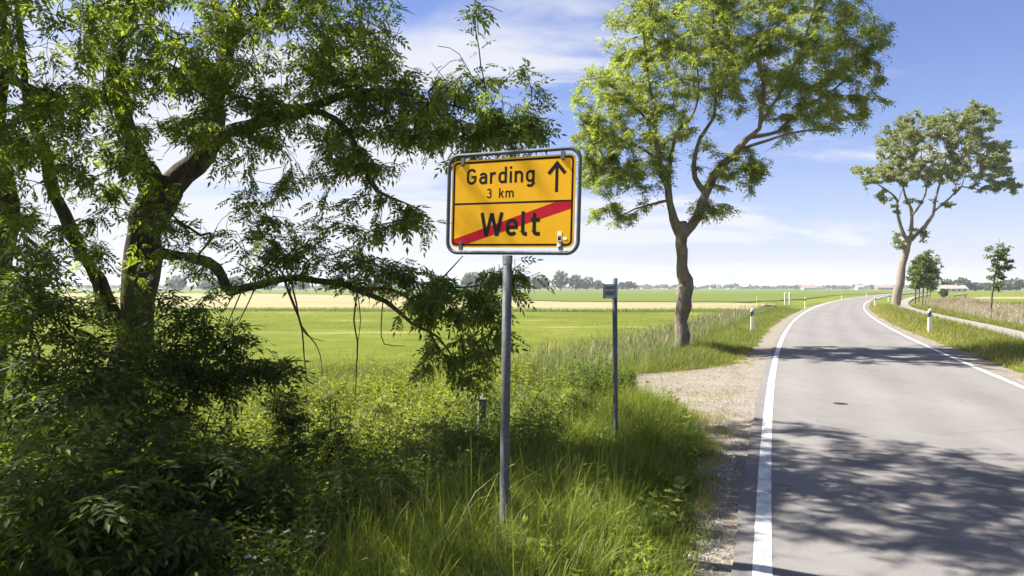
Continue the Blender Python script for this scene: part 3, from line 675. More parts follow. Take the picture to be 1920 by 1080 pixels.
T = blobs([(1640, 325, 40, 21, D3, 4, 71), (1680, 270, 48, 37, D3, 5, 119), (1700, 320, 53, 23, D3, 5, 78), (1720, 235, 37, 23, D3, 4, 58), (1750, 290, 53, 42, D3, 6, 136), (1760, 330, 53, 19, D3, 5, 61), (1790, 235, 48, 37, D3, 5, 119), (1840, 220, 34, 28, D3, 4, 78), (1830, 290, 53, 42, D3, 5, 112), (1870, 290, 38, 32, D3, 4, 88), (1860, 330, 42, 19, D3, 4, 51), (1895, 345, 23, 8, D3, 2, 17), (1855, 355, 26, 8, D3, 2, 14), (1650, 372, 15, 8, D3, 2, 7), (1690, 455, 19, 11, D3, 1.5, 14), (1730, 440, 15, 15, D3, 1.5, 10), (1830, 195, 13, 8, D3, 1, 7), (1720, 210, 8, 8, D3, 1, 5), (1670, 385, 20, 12, D3, 2, 6), (1720, 370, 25, 16, D3, 3, 8), (1780, 385, 22, 12, D3, 2, 6), (1640, 365, 20, 8, D3, 2, 6), (1865, 205, 16, 12, D3, 1, 6), (1690, 225, 14, 14, D3, 1.5, 6), (1900, 355, 18, 8, D3, 1, 5), (1690, 440, 22, 16, D3, 1.5, 8)])
t.grow(T-b3, skip_z=5.5, jit=.2, maxr=.06)
t.r *= 3.0
t.build(t3, M['bark3'], M['bark3'])
lp_, ld_ = t.leaf_sites(17, 3.0)
foliage('crown', lp_, ld_, 1.02, SPR, M['leaf_poplar'], t3, updev=.9)

# ------------------------------------------------------------------ young roadside trees
def young_tree(name, label, x, yb, D, htop, blist, leafm, per, sc, group=None, temps=SPR, r0=.05, lean=0.0, bend=0):
    root = thing(name, label, 'tree', (P(x, yb, D)[0], D, float(H(P(x, yb, D)[0], D))), group=group); b = np.array(root.location)
    t = Tree(.3); tp = P(x+lean, htop, D)-b
    t.limb([(0, 0, -.1, r0), (tp[0]*.3+bend, 0, tp[2]*.3, r0*.85), (tp[0]*.6-bend*.5, .05, tp[2]*.6, r0*.55), (*tp, r0*.15)], 7, .03)
    T = blobs(blist); t.grow(T-b, skip_z=tp[2]*.25, jit=.08, maxr=.02, sag=-.1); t.build(root, M['bark2'], M['twig'])
    a, d_ = t.leaf_sites(per, .6); foliage('crown', a, d_, sc, temps, leafm, root, updev=.8)
    return root
young_tree('sapling', 'slender staked-looking sapling with sparse upright crown at the far right reed strip', 1857, 595, 43, 445,
    [(1868, 500, 12, 22, 43, .5, 20), (1886, 485, 10, 22, 43, .5, 18), (1866, 530, 9, 16, 43, .4, 14), (1858, 475, 7, 14, 43, .3, 8), (1878, 470, 12, 16, 43, .4, 12), (1893, 500, 10, 8, 43, .3, 5), (1875, 520, 12, 14, 43, .4, 10)], M['leaf_young'], 5, .8, r0=.075, lean=17, bend=-.1)
ROWT = [('first and leftmost of the clustered young trees behind the leaning tree', 1715, 568, 84, 478, 1722, 510),
        ('young tree with the tallest round crown in the cluster behind the leaning tree', 1729, 570, 78, 472, 1736, 505),
        ('young tree at the back of the cluster beside the cycle path', 1722, 563, 98, 485, 1728, 515),
        ('rightmost young tree in the cluster behind the leaning tree', 1736, 561, 106, 480, 1746, 512),
        ('farthest and smallest young tree of the cluster by the cycle path', 1742, 558, 122, 492, 1752, 520)]
for lab, x, yb, D, top, cx, cy in ROWT:
    young_tree('young_tree', lab, x, yb, D, top, [(cx-4, cy, 16, 26, D, 1.4, 34), (cx+8, cy+10, 14, 20, D, 1.2, 18), (cx-8, cy+14, 12, 16, D, 1, 14), (cx+6, cy-22, 10, 14, D, .8, 8)], M['leaf_young'], 9, 1.35, group='young trees clustered beside the cycle path', r0=.10, lean=cx-x)

# slim tree at the left edge
sl = thing('slim_tree', 'slim dark tree with two thin stems cut by the left picture edge', 'tree', (P(-15, 760, 8)[0], 8.0, -.5))
b4 = np.array(sl.location); off4 = np.array((*b4, 0)); t = Tree(.25)
for l in ([(-20, 800, .11), (0, 600, .1), (8, 450, .09), (4, 330, .085), (-2, 250, .06), (10, 100, .04), (0, -100, .02)], [(4, 520, .06), (26, 420, .055), (24, 350, .05), (10, 290, .04), (-30, 200, .02)]):
    t.limb([tuple(np.array(q)-off4) for q in px2(l, 8)], 8, .03)
for l in ([(-6.1, 8, 2.4, .08), (-7.0, 7.4, 4.2, .06), (-8.3, 6.6, 6.2, .03)], [(-6.15, 8, 3.0, .06), (-7.6, 8.0, 5.0, .04), (-9.5, 7.6, 6.5, .015)], [(-6.15, 8, 3.2, .06), (-6.6, 6.4, 5.4, .04), (-7.0, 4.8, 6.6, .015)]): t.limb([tuple(np.array(q)-off4) for q in l], 7, .03)
T = blobs([(30, 420, 60, 60, 7.6, .8, 20), (-20, 300, 80, 80, 7.5, 1, 24), (20, 560, 70, 60, 7.4, .8, 26), (-40, 100, 90, 90, 7.6, 1, 26)])
C_ = np.array((-8.2, 6.6, 6.0)); v_ = nrm(rng.normal(size=(420, 3)))*rng.uniform(.2, 1, (420, 1))**(1/2.4)*np.array((3.0, 2.6, 2.3)); v2_ = nrm(rng.normal(size=(260, 3)))*rng.uniform(.2, 1, (260, 1))**(1/2.4)*np.array((1.7, 1.6, 1.3)); T = np.vstack([T, C_+v_, np.array((-5.9, 5.5, 6.6))+v2_])
t.grow(T-b4, skip_z=1.2); t.build(sl, M['bark'], M['twig']); a, d_ = t.leaf_sites(8)
foliage('crown', a, d_, 1.0, CMP, M['leaf_ash'], sl)

# ------------------------------------------------------------------ shrubs under the ash
def shrub(name, label, foot, blist, per, sc, temps, m, stems=5, group=None):
    x, y = foot; z = float(H(x, y)); root = thing(name, label, 'shrub', (x, y, z), group=group); b = np.array(root.location)
    T = blobs(blist)-b; T = T[T[:, 2] > .05]; t = Tree(.16)
    for i in range(stems):
        k = T[rng.integers(len(T))]; e = k*rng.uniform(.55, .8)
        s0 = np.array((rng.normal(0, .12), rng.normal(0, .12), -.05))
        mid = (s0+e)/2+np.array((rng.normal(0, .08), rng.normal(0, .08), .12))
        t.limb([(*s0, .018), (*mid, .013), (*e, .006)], 5)
    t.grow(T, skip_z=.1, sag=.2); t.build(root, M['twig'], M['twig']); a, d_ = t.leaf_sites(per, .4)
    foliage('foliage', a, d_, sc, temps, m, root)
    return root
SH_T = [compound(3, .22, .066, .024, .3, 15), compound(4, .24, .060, .021, .8, 16), compound(2, .16, .075, .030, .5, 17), compound(4, .26, .07, .022, .5, 18)]
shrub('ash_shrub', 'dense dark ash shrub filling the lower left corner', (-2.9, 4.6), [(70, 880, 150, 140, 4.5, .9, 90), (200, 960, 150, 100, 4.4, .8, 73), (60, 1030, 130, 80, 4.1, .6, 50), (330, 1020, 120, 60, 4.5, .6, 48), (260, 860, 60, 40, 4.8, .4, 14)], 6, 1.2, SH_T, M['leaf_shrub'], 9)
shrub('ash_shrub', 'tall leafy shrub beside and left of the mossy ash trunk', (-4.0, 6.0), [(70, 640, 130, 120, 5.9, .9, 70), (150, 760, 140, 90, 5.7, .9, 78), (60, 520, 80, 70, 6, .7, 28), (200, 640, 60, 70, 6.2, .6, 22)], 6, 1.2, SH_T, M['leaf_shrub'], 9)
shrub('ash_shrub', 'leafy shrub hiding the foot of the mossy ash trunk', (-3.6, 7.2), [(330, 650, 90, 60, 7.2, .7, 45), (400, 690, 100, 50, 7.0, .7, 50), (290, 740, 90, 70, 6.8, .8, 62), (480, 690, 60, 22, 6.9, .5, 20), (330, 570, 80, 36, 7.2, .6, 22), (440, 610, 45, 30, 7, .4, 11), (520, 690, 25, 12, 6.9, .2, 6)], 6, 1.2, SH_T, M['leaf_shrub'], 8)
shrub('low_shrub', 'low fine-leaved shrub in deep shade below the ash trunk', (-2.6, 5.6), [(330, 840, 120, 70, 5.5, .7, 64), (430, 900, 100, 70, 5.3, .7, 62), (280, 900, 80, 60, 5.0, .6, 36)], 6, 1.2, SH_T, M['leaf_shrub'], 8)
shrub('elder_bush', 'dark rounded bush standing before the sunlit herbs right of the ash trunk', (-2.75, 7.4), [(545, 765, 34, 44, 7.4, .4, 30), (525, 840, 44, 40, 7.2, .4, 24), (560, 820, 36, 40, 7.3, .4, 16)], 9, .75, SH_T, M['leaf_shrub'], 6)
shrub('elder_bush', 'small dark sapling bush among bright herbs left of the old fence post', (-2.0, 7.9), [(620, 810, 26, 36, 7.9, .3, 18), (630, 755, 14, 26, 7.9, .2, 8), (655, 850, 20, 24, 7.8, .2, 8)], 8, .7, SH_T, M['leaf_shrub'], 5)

# leafy bushes along the ditch
DB = [('broad sunlit leafy bush in the ditch under the hanging twigs', 705, 790, 8.8, 46, 40, 44), ('bright bush half in shade left of the old fence post', 800, 830, 7.9, 50, 40, 46),
      ('low dark bush in the ditch just left of the yellow sign post', 865, 865, 7.1, 44, 38, 40), ('upright leafy bush in the ditch just right of the yellow sign post', 1000, 775, 8.6, 40, 42, 42),
      ('bush by the ditch midway between the two sign posts', 1065, 765, 9.2, 38, 36, 36), ('small bright bush at the field edge behind the old fence post', 900, 735, 10.2, 40, 24, 26), ('low shaded bush at the front of the ditch beside the white umbels', 735, 900, 6.3, 52, 36, 40)]
for lab, x, y, D, rx, ry, n in DB:
    f_ = P(x, 540, D)
    shrub('ditch_bush', lab, (f_[0], D), [(x, y, rx, ry, D, .35, n), (x-rx*.7, y+ry*.5, rx*.5, ry*.6, D, .3, n//4), (x+rx*.6, y+ry*.4, rx*.5, ry*.7, D, .3, n//4), (x+rx*.1, y-ry*.9, rx*.35, ry*.35, D, .2, n//6)], 7, .72, SH_T, M['herb' if y < 850 else 'herb_dark'], 6, 'leafy bushes along the ditch')  # front bushes get the darker leaf, their shade put into the colour

# ------------------------------------------------------------------ grass, herbs and reeds (uncountable)
def blades(name, X, Y, h, w, m, lean=.35, lv=3, zoff=-.03, parent=None, z=None, az=None):
    n = len(X); Z = (H(X, Y) if z is None else z)+zoff; az = rng.uniform(0, 2*math.pi, n) if az is None else az
    d = np.stack([np.cos(az), np.sin(az), np.zeros(n)], -1); sd_ = np.stack([-np.sin(az+rng.normal(0, .7, n)), np.cos(az), np.zeros(n)], -1)
    bnd = np.abs(rng.normal(lean, lean*.6, n)); h = h*np.ones(n); w = w*np.ones(n)
    base = np.stack([X, Y, Z], -1); rows = []
    for q in range(lv+1):
        f = q/lv
        c = base+d*(bnd*h*f**2.0)[:, None]+np.array((0, 0, 1.0))*(h*(f-.35*bnd*f**3))[:, None]
        if q < lv:
            ww = (w*(1-.75*f**1.5)/2)[:, None]; rows += [c-sd_*ww, c+sd_*ww]
        else: rows.append(c)
    k = len(rows); V = np.stack(rows, 1).reshape(-1, 3); o = (np.arange(n)*k)[:, None]; F = []
    for q in range(lv-1):
        F += [np.hstack([o+2*q, o+2*q+1, o+2*q+3]), np.hstack([o+2*q, o+2*q+3, o+2*q+2])]
    F.append(np.hstack([o+2*lv-2, o+2*lv-1, o+2*lv]))
    return tag(mesh_np(name, V, np.vstack(F), m, parent), kind='stuff')
def band(n, y0, y1, s0, s1, pw=1.0):
    Y = y0+(y1-y0)*rng.uniform(0, 1, n)**pw; s_ = rng.uniform(s0, s1, n); return XL(Y)-s_*1.07, Y, s_
# lush verge grass round the signs, in tufts
nt_ = 26000
X, Y, s_ = band(nt_, 2.6, 13.0, .3, 4.6, 1.5)
e = gravel_edge(Y); k = (s_ > e-.02+.16*vnoise(X, Y, 4, 1)) & (rng.uniform(size=len(X)) < .72+.45*vnoise(X, Y, 1.9, 2)) & (s_ < 3.3+1.3*(Y < 6.5))
X, Y, s_, e = X[k], Y[k], s_[k], e[k]
th = (.15+.20*sstep(0, .7, s_-e))*(1+.35*vnoise(X, Y, 1.4, 5))*np.exp(rng.normal(0, .28, len(X)))
nb = rng.integers(5, 15, len(X)); ix = np.repeat(np.arange(len(X)), nb); q = len(ix)
ra = rng.uniform(0, 2*math.pi, q); rr_ = np.abs(rng.normal(0, .045, q)); TX = X[ix]+rr_*np.cos(ra); TY = Y[ix]+rr_*np.sin(ra)
hh = th[ix]*rng.uniform(.45, 1.3, q); ta = ra+rng.normal(0, .7, q)
X, Y = TX, TY
blades('verge_grass', X, Y, hh, rng.uniform(.0035, .0095, q), M['grass'], .55, 3, az=ta)
k = rng.uniform(size=len(X)) < .035
blades('grass_stalks', X[k], Y[k], np.minimum(hh[k]*1.5, .6), .003, M['grass_dry'], .3, 3)
# the edge of the verge and round the field entrance is drier
X, Y, s_ = band(60000, 3, 40, .3, 3.6, 1.3); e = gravel_edge(Y); q = s_-e
k = (q > -.12) & (q < .35+.5*(Y > 13)+.15*vnoise(X, Y, 3, 2)) & (rng.uniform(size=len(X)) < .8)
blades('dry_verge_grass', X[k], Y[k], rng.uniform(.08, .24, k.sum()), .006, M['grass_dry'], .5, 2)
nt_ = 1700; Y = 3+15*rng.uniform(0, 1, nt_); e = gravel_edge(Y); s_ = .38+rng.uniform(0, 1, nt_)**.6*(e-.35); X = XL(Y)-s_*1.07; k = rng.uniform(size=nt_) < .2+.65*(vnoise(X, Y, 2.2, 6) > .15); X, Y = X[k], Y[k]
ix = np.repeat(np.arange(len(X)), 9); X, Y = X[ix]+rng.normal(0, .04, len(ix)), Y[ix]+rng.normal(0, .04, len(ix))
blades('gravel_tufts', X, Y, rng.uniform(.03, .13, len(X)), .005, M['grass_dry'], .6, 2, zoff=.02)
# grass left of the road beyond the entrance
X, Y, s_ = band(110000, 15, 60, .6, 3.6, 1.5); e = gravel_edge(Y)
k = s_ > e-.05+.15*vnoise(X, Y, 3, 1)
X, Y, s_, e = X[k], Y[k], s_[k], e[k]
blades('roadside_grass', X, Y, (.18+.22*sstep(0, 1.2, s_-e))*rng.uniform(.5, 1.3, len(X)), .007+.0002*Y, M['meadow_blade'], .4, 2)
# reeds with pale tops round the second ash and along the ditch
X, Y, s_ = band(34000, 13.5, 60, 2.4, 6.2, 1.4)
k = (rng.uniform(size=len(X)) < .55+.5*vnoise(X, Y, .8, 3)) & ~((Y < 16) & (s_ < 3.6))
X, Y, s_ = X[k], Y[k], s_[k]
blades('reed_grass', X, Y, rng.uniform(.4, .85, len(X))*sstep(2.2, 3.2, s_)+.2, .012+.0002*Y, M['reed'], .22, 3)
k = rng.uniform(size=len(X)) < .05+.07*(vnoise(X, Y, .6, 8) > .1)
def plumes(name, X, Y, top, m, sc):
    n = len(X); pos = np.stack([X, Y, H(X, Y)+top], -1)
    tv = np.array([(0, 0, 0), (.012, .09, .0), (0, .2, 0), (-.012, .09, 0), (0, .09, .014)]); tf = np.array([(0, 1, 4), (1, 2, 4), (2, 3, 4), (3, 0, 4)])
    V_, F_ = scatter(tv, tf, pos, np.array((0, 0, 1.0))+rng.normal(0, .3, (n, 3)), rng.normal(0, 1, (n, 3)), sc*rng.uniform(.7, 1.3, n))
    return tag(mesh_np(name, V_, F_, m), kind='stuff')
tp_ = rng.uniform(.6, .95, k.sum())
blades('reed_stalks', X[k], Y[k], tp_+.03, .006+.00015*Y[k], M['reed_dry'], .05, 2)
plumes('reed_plumes', X[k], Y[k], tp_-.06, M['reed_dry'], 1.1)
# meadow
n = 150000; Y = 12+46*rng.uniform(0, 1, n)**1.6; X = rng.uniform(-1, 1, n)*(.80*Y+2); s_ = SLAT(X, Y)
k = (s_ > 5.5) & (rng.uniform(size=n) < .55+.6*vnoise(X, Y, .35, 2)*sstep(11, 20, Y)+.4*sstep(22, 13, Y)); X, Y = X[k], Y[k]
blades('meadow_grass', X, Y, rng.uniform(.04, .14, len(X))*(1+.6*vnoise(X, Y, .3, 4))*(1+1.0*sstep(20, 12, Y)), .005+.0003*Y, M['meadow_blade'], .45, 2)
n = 26000; X = rng.uniform(-60, 26, n); Y = 60+rng.uniform(0, 4, n)+.06*np.abs(X-10)*(X < 0); k = SLAT(X, Y) > 4
blades('field_margin_grass', X[k], Y[k], rng.uniform(.2, .5, k.sum()), .03, M['reed'], .3, 2)
# right-hand verge
n = 130000; Y = 9+60*rng.uniform(0, 1, n)**1.5; sr = rng.uniform(.35, 9.5, n); X = XL(Y)+RW+sr*1.07
pc = np.interp(Y, CPY[np.argsort(CPY)], CPX[np.argsort(CPY)])
k = (np.abs(X-pc) > .72+.15*vnoise(X, Y, 1.5, 3)) & (sr > .45+.3*vnoise(X, Y, 2, 1)+.3*np.exp(-((Y-19)/8)**2)) & (X < .8*Y+3)
X, Y, sr = X[k], Y[k], sr[k]; dryk = rng.uniform(size=len(X)) < .75*np.exp(-((sr-.6)/.8)**2)+.22
hh = rng.uniform(.12, .38, len(X))*(.55+.45*sstep(.4, 1.6, sr))
blades('right_verge_grass', X[~dryk], Y[~dryk], hh[~dryk], .006+.0003*Y[~dryk], M['meadow_blade'], .4, 2)
blades('right_dry_grass', X[dryk], Y[dryk], hh[dryk], .006+.0003*Y[dryk], M['grass_dry'], .45, 2)
n = 30000; Y = 22+75*rng.uniform(0, 1, n)**1.2; sr = rng.uniform(6.0, 11.5, n)+.01*Y; X = XL(Y)+RW+sr*1.07
k = (X < .8*Y+4) & (rng.uniform(size=n) < .7+.5*vnoise(X, Y, .5, 6)); X, Y = X[k], Y[k]
tp_ = rng.uniform(.35, .75, len(X))*(1+.25*vnoise(X, Y, .4, 2))
blades('dry_reed_bed', X, Y, tp_+.1, .010+.0003*Y, M['reed_pale'], .16, 2)
kk = rng.uniform(size=len(X)) < .35
plumes('dry_reed_plumes', X[kk], Y[kk], tp_[kk]-.1, M['reed_pale'], 1.3)
n = 25000; Y = 22+70*rng.uniform(0, 1, n)**1.2; sr = rng.uniform(13, 30, n); X = XL(Y)+RW+sr*1.07; k = X < .8*Y+4
blades('right_meadow_grass', X[k], Y[k], rng.uniform(.1, .4, k.sum()), .02+.0004*Y[k], M['meadow_blade'], .4, 2)
# nettles and other herbs in the ditch
def herbs(name, X, Y, h, m, leafL, nodes=9):
    n = len(X); Z = H(X, Y); az = rng.uniform(0, 6.28, n); ln = rng.normal(0, .16, (n, 2))
    pos, fw, up, sc = [], [], [], []
    for q in range(nodes):
        f = .22+.78*(q+rng.uniform(0, .6, n))/nodes
        c = np.stack([X+ln[:, 0]*h*f*f, Y+ln[:, 1]*h*f*f, Z+h*f], -1)
        for sgn in (0, math.pi):
            a = az+q*1.57+sgn+rng.normal(0, .25, n)
            pos.append(c); fw.append(np.stack([np.cos(a), np.sin(a), rng.normal(.05, .6, n)], -1)); up.append(np.array((0, 0, 1.0))+rng.normal(0, .65, (n, 3)))
            sc.append(leafL*(1.15-.65*f)*rng.uniform(.7, 1.3, n))
    tv = np.array([(0, 0, 0), (.24, .38, .05), (0, 1, -.18), (-.24, .38, .05)]); tf = np.array([(0, 1, 2), (0, 2, 3)])
    V_, F_ = scatter(tv, tf, np.vstack(pos), np.vstack(fw), np.vstack(up), np.concatenate(sc))
    b = np.stack([X, Y, Z-.03], -1); e_ = np.stack([X+ln[:, 0]*h, Y+ln[:, 1]*h, Z+h], -1); w = np.array((.004, 0, 0)); o = len(V_)
    V2 = np.stack([b-w, b+w, e_], 1).reshape(-1, 3); F2 = o+np.arange(n*3).reshape(-1, 3)
    return tag(mesh_np(name, np.vstack([V_, V2]), np.vstack([F_, F2]), m), kind='stuff')
def clumps(nc, per, y0, y1, s0, s1, r, ok):
    Y = y0+(y1-y0)*rng.uniform(0, 1, nc)**1.1; q = rng.uniform(s0, s1, nc); X = XL(Y)-q*1.07; k = ok(X, Y, q); X, Y = X[k], Y[k]
    ix = np.repeat(np.arange(len(X)), rng.poisson(per, len(X))); g = np.exp(rng.normal(0, .25, len(X)))
    a = rng.uniform(0, 6.28, len(ix)); d_ = r*np.sqrt(rng.uniform(0, 1, len(ix)))*g[ix]
    return X[ix]+d_*np.cos(a), Y[ix]+d_*np.sin(a), g[ix]*(1-.35*d_/r)
X, Y, g_ = clumps(400, 24, 4.2, 15, 2.7, 9, .40, lambda X, Y, q: (q > 2.9+.4*vnoise(X, Y, 1.6, 7)) & ~((Y > 12.3) & (q < 4.6)))
s_ = SLAT(X, Y); k = s_ > 2.5; X, Y, g_, s_ = X[k], Y[k], g_[k], s_[k]
hh = (.42+.62*np.exp(-((s_-4.6)/2.0)**2))*g_*rng.uniform(.75, 1.15, len(X))
herbs('nettles', X, Y, hh, M['herb'], .088, 14)
X, Y, g_ = clumps(230, 22, 5.2, 12.5, 2.55, 3.9, .30, lambda X, Y, q: q > 2.6+.25*vnoise(X, Y, 2.0, 4))
herbs('nettle_bed', X, Y, (.72+.15*vnoise(X, Y, 1.5, 2))*g_*rng.uniform(.75, 1.15, len(X)), M['herb_dark'], .082, 14)  # shade along the front of the nettles is painted in by darker leaves
n = 9000; Y = 4.0+12*rng.uniform(0, 1, n)**1.1; s_ = rng.uniform(2.7, 10, n); X = XL(Y)-s_*1.07; k = ~((Y > 12.3) & (s_ < 4.6)); X, Y, s_ = X[k], Y[k], s_[k]
herbs('low_herbs', X, Y, rng.uniform(.15, .5, len(X)), M['herb_dark'], .075, 7)
n = 70000; Y = 4.0+13*rng.uniform(0, 1, n)**1.1; s_ = rng.uniform(2.6, 10.5, n); X = XL(Y)-s_*1.07
k = rng.uniform(size=n) < .6+.6*vnoise(X, Y, 1.0, 13); X, Y = X[k], Y[k]
blades('bank_grass', X, Y, rng.uniform(.25, .75, len(X)), .007, M['meadow_blade'], .4, 3)
n = 3500; Y = 3.4+3*rng.uniform(0, 1, n); X = rng.uniform(-3.6, -1.3, n); k = X > -.78*Y-.5
herbs('shade_herbs', X[k], Y[k], rng.uniform(.2, .6, k.sum()), M['leaf_shrub'], .09, 7)
n = 260; Y = 3.4+9*rng.uniform(0, 1, n)**1.3; s_ = gravel_edge(Y)+rng.uniform(.1, 1.8, n); X = XL(Y)-s_*1.07
herbs('verge_weeds', X, Y, rng.uniform(.15, .42, n), M['herb'], .11, 5)
# pebbles on the shoulder
n = 9000; Y = 3.2+15*rng.uniform(0, 1, n)**1.4; e = gravel_edge(Y); s_ = .3+rng.uniform(0, 1, n)*(e-.25); X = XL(Y)-s_*1.07
tv = np.array([(1, 0, 0), (0, 1, 0), (-1, 0, 0), (0, -1, 0), (.15, .1, .7), (-.1, .1, -.7)], float); tf = np.array([(0, 1, 4), (1, 2, 4), (2, 3, 4), (3, 0, 4), (1, 0, 5), (2, 1, 5), (3, 2, 5), (0, 3, 5)])
sz = np.exp(rng.normal(-5.1, .5, n))
V_, F_ = scatter(tv, tf, np.stack([X, Y, np.full(n, -.02)-.02*sstep(1, 3, s_)], -1), np.stack([rng.normal(size=n), rng.normal(size=n), rng.normal(0, .2, n)], -1), np.array((0, 0, 1.0))+rng.normal(0, .2, (n, 3)), sz)
tag(mesh_np('pebbles', V_, F_, M['stone']), kind='stuff')
# white umbels in the shade
UL = ['leftmost of the upper row in the shaded verge', 'second from left of the upper row in the shaded verge', 'topmost of the tight trio left of the sign post grass', 'lowest of the tight trio in the upper row', 'rightmost of the upper row in the shaded verge', 'leftmost of the three lowest blooms near the bottom edge', 'middle of the three lowest blooms near the bottom edge', 'rightmost of the three lowest blooms near the bottom edge']
for i, (x, y, D) in enumerate([(508, 996, 4.1), (538, 996, 4.2), (586, 997, 4.3), (580, 1006, 4.2), (605, 1000, 4.3), (465, 1044, 3.9), (480, 1045, 3.95), (499, 1050, 3.9)]):
    p = P(x, y, D); g = float(H(p[0], p[1])); root = thing('umbel_flower', 'white flat-topped umbel flower, '+UL[i], 'flower', (p[0], p[1], g), group='white umbels in the shaded verge')
    mb = MB(); mb.tube([(0, 0, 0), (.01, .0, (p[2]-g)*.6), (0, 0, p[2]-g-.02)], [.003, .0025, .002], 5); mb.build('stem', M['herb'], root)
    mb = MB(); rr = random.Random(i)
    for _ in range(16):
        a = rr.uniform(0, 6.28); r_ = .019*math.sqrt(rr.uniform(0, 1)); c = (r_*math.cos(a), r_*math.sin(a), p[2]-g+rr.uniform(-.003, .004)); s0 = .0045
        mb.add([(c[0]-s0, c[1], c[2]), (c[0], c[1]-s0, c[2]), (c[0]+s0, c[1], c[2]), (c[0], c[1]+s0, c[2]), (c[0], c[1], c[2]+.004)], [(0, 1, 4), (1, 2, 4), (2, 3, 4), (3, 0, 4)])
    mb.build('flower_head', M['umbel'], root)

# ------------------------------------------------------------------ the town sign
SW, SHH = 1.0, .65
sign = thing('town_sign', 'yellow town exit sign in a grey tube frame on a grey post', 'sign', (P(944, 1020, 4.97)[0], 4.97, -.07))
YAW, ROLL = R(27.1), R(1.6)
# a local frame: x along the panel, y into the back, z up
cx_, cz_ = P(957.5, 380.5, 4.97)[0], P(957.5, 380.5, 4.97)[2]
from mathutils import Matrix
MS = Matrix.Translation((cx_, 4.95, cz_)) @ Matrix.Rotation(-YAW, 4, 'Z') @ Matrix.Rotation(ROLL, 4, 'Y')
MR = Matrix.Translation(sign.location).inverted() @ MS
def sp(u_, v_, w=0.0):              # panel metres from its lower left corner, w towards the viewer
    return tuple(MR @ Vector((u_-SW/2, -w, v_-SHH/2)))
def rrect(w, h, r, n=8):
    out = []
    for cx, cz, a0 in ((w/2-r, h/2-r, 0), (-w/2+r, h/2-r, 90), (-w/2+r, -h/2+r, 180), (w/2-r, -h/2+r, 270)):
        for i in range(n+1): a = R(a0+90*i/n); out.append((cx+r*math.cos(a)+SW/2, cz+r*math.sin(a)+SHH/2))
    return out
def solid_poly(name, pts, w0, w1, m, parent):
    mb = MB(); n = len(pts); cu = sum(p[0] for p in pts)/n; cv = sum(p[1] for p in pts)/n
    V_ = [sp(*p, w1) for p in pts]+[sp(*p, w0) for p in pts]+[sp(cu, cv, w1), sp(cu, cv, w0)]
    F_ = []
    for i in range(n):
        j = (i+1) % n; F_ += [(i, j, 2*n), (n+j, n+i, 2*n+1), (i, n+i, n+j, j)]
    mb.add(V_, F_); return mb.build(name, m, parent)
def ring_poly(name, outer, inner, w0, w1, m, parent):
    mb = MB(); n = len(outer); V_ = [sp(*p, w1) for p in outer]+[sp(*p, w1) for p in inner]+[sp(*p, w0) for p in outer]+[sp(*p, w0) for p in inner]; F_ = []
    for i in range(n):
        j = (i+1) % n; F_ += [(i, j, n+j, n+i), (i, 2*n+i, 2*n+j, j), (n+i, n+j, 3*n+j, 3*n+i)]
    mb.add(V_, F_); return mb.build(name, m, parent)
# post
pt = MR @ Vector((-.015, .0, -.385)); mb = MB()
mb.tube([(0, 0, -.25), (pt.x*.5, pt.y*.5, pt.z*.5), tuple(pt)], [.034]*3, 20)
mb.tube([(pt.x, pt.y, pt.z-.06), (pt.x, pt.y, pt.z+.001)], [.0365]*2, 20)
mb.build('post', M['galv'], sign, True)
# tube frame
fr = rrect(1.062, .728, .085, 8); mb = MB(); mb.tube([sp(u_, v_, .0) for u_, v_ in fr], .0145, 12, closed=True); mb.build('frame', M['galv'], sign, True)
panel = solid_poly('panel', rrect(SW, SHH, .045), -.002, .004, M['yellow'], sign)
ring_poly('border_line', rrect(.976, .626, .036), rrect(.946, .596, .024), .0038, .0043, M['sign_black'], panel)
solid_poly('dividing_line', [(.028, .318), (.972, .318), (.972, .332), (.028, .332)], .0038, .0044, M['sign_black'], panel)
def clean(poly): return poly
solid_poly('red_stripe', [(.0275, .0275), (.15, .0275), (.9725, .268), (.9725, .3175), (.85, .3175), (.0275, .062)], .0038, .0042, M['sign_red'], panel)
def arc(cx, cy, rx, ry, a0, a1, n=10): return [(cx+rx*math.cos(R(a0+(a1-a0)*i/n)), cy+ry*math.sin(R(a0+(a1-a0)*i/n))) for i in range(n+1)]
bowl = arc(.26, .455, .19, .195, 0, 180)+arc(.26, .265, .19, .195, 180, 360)+[(.45, .455)]
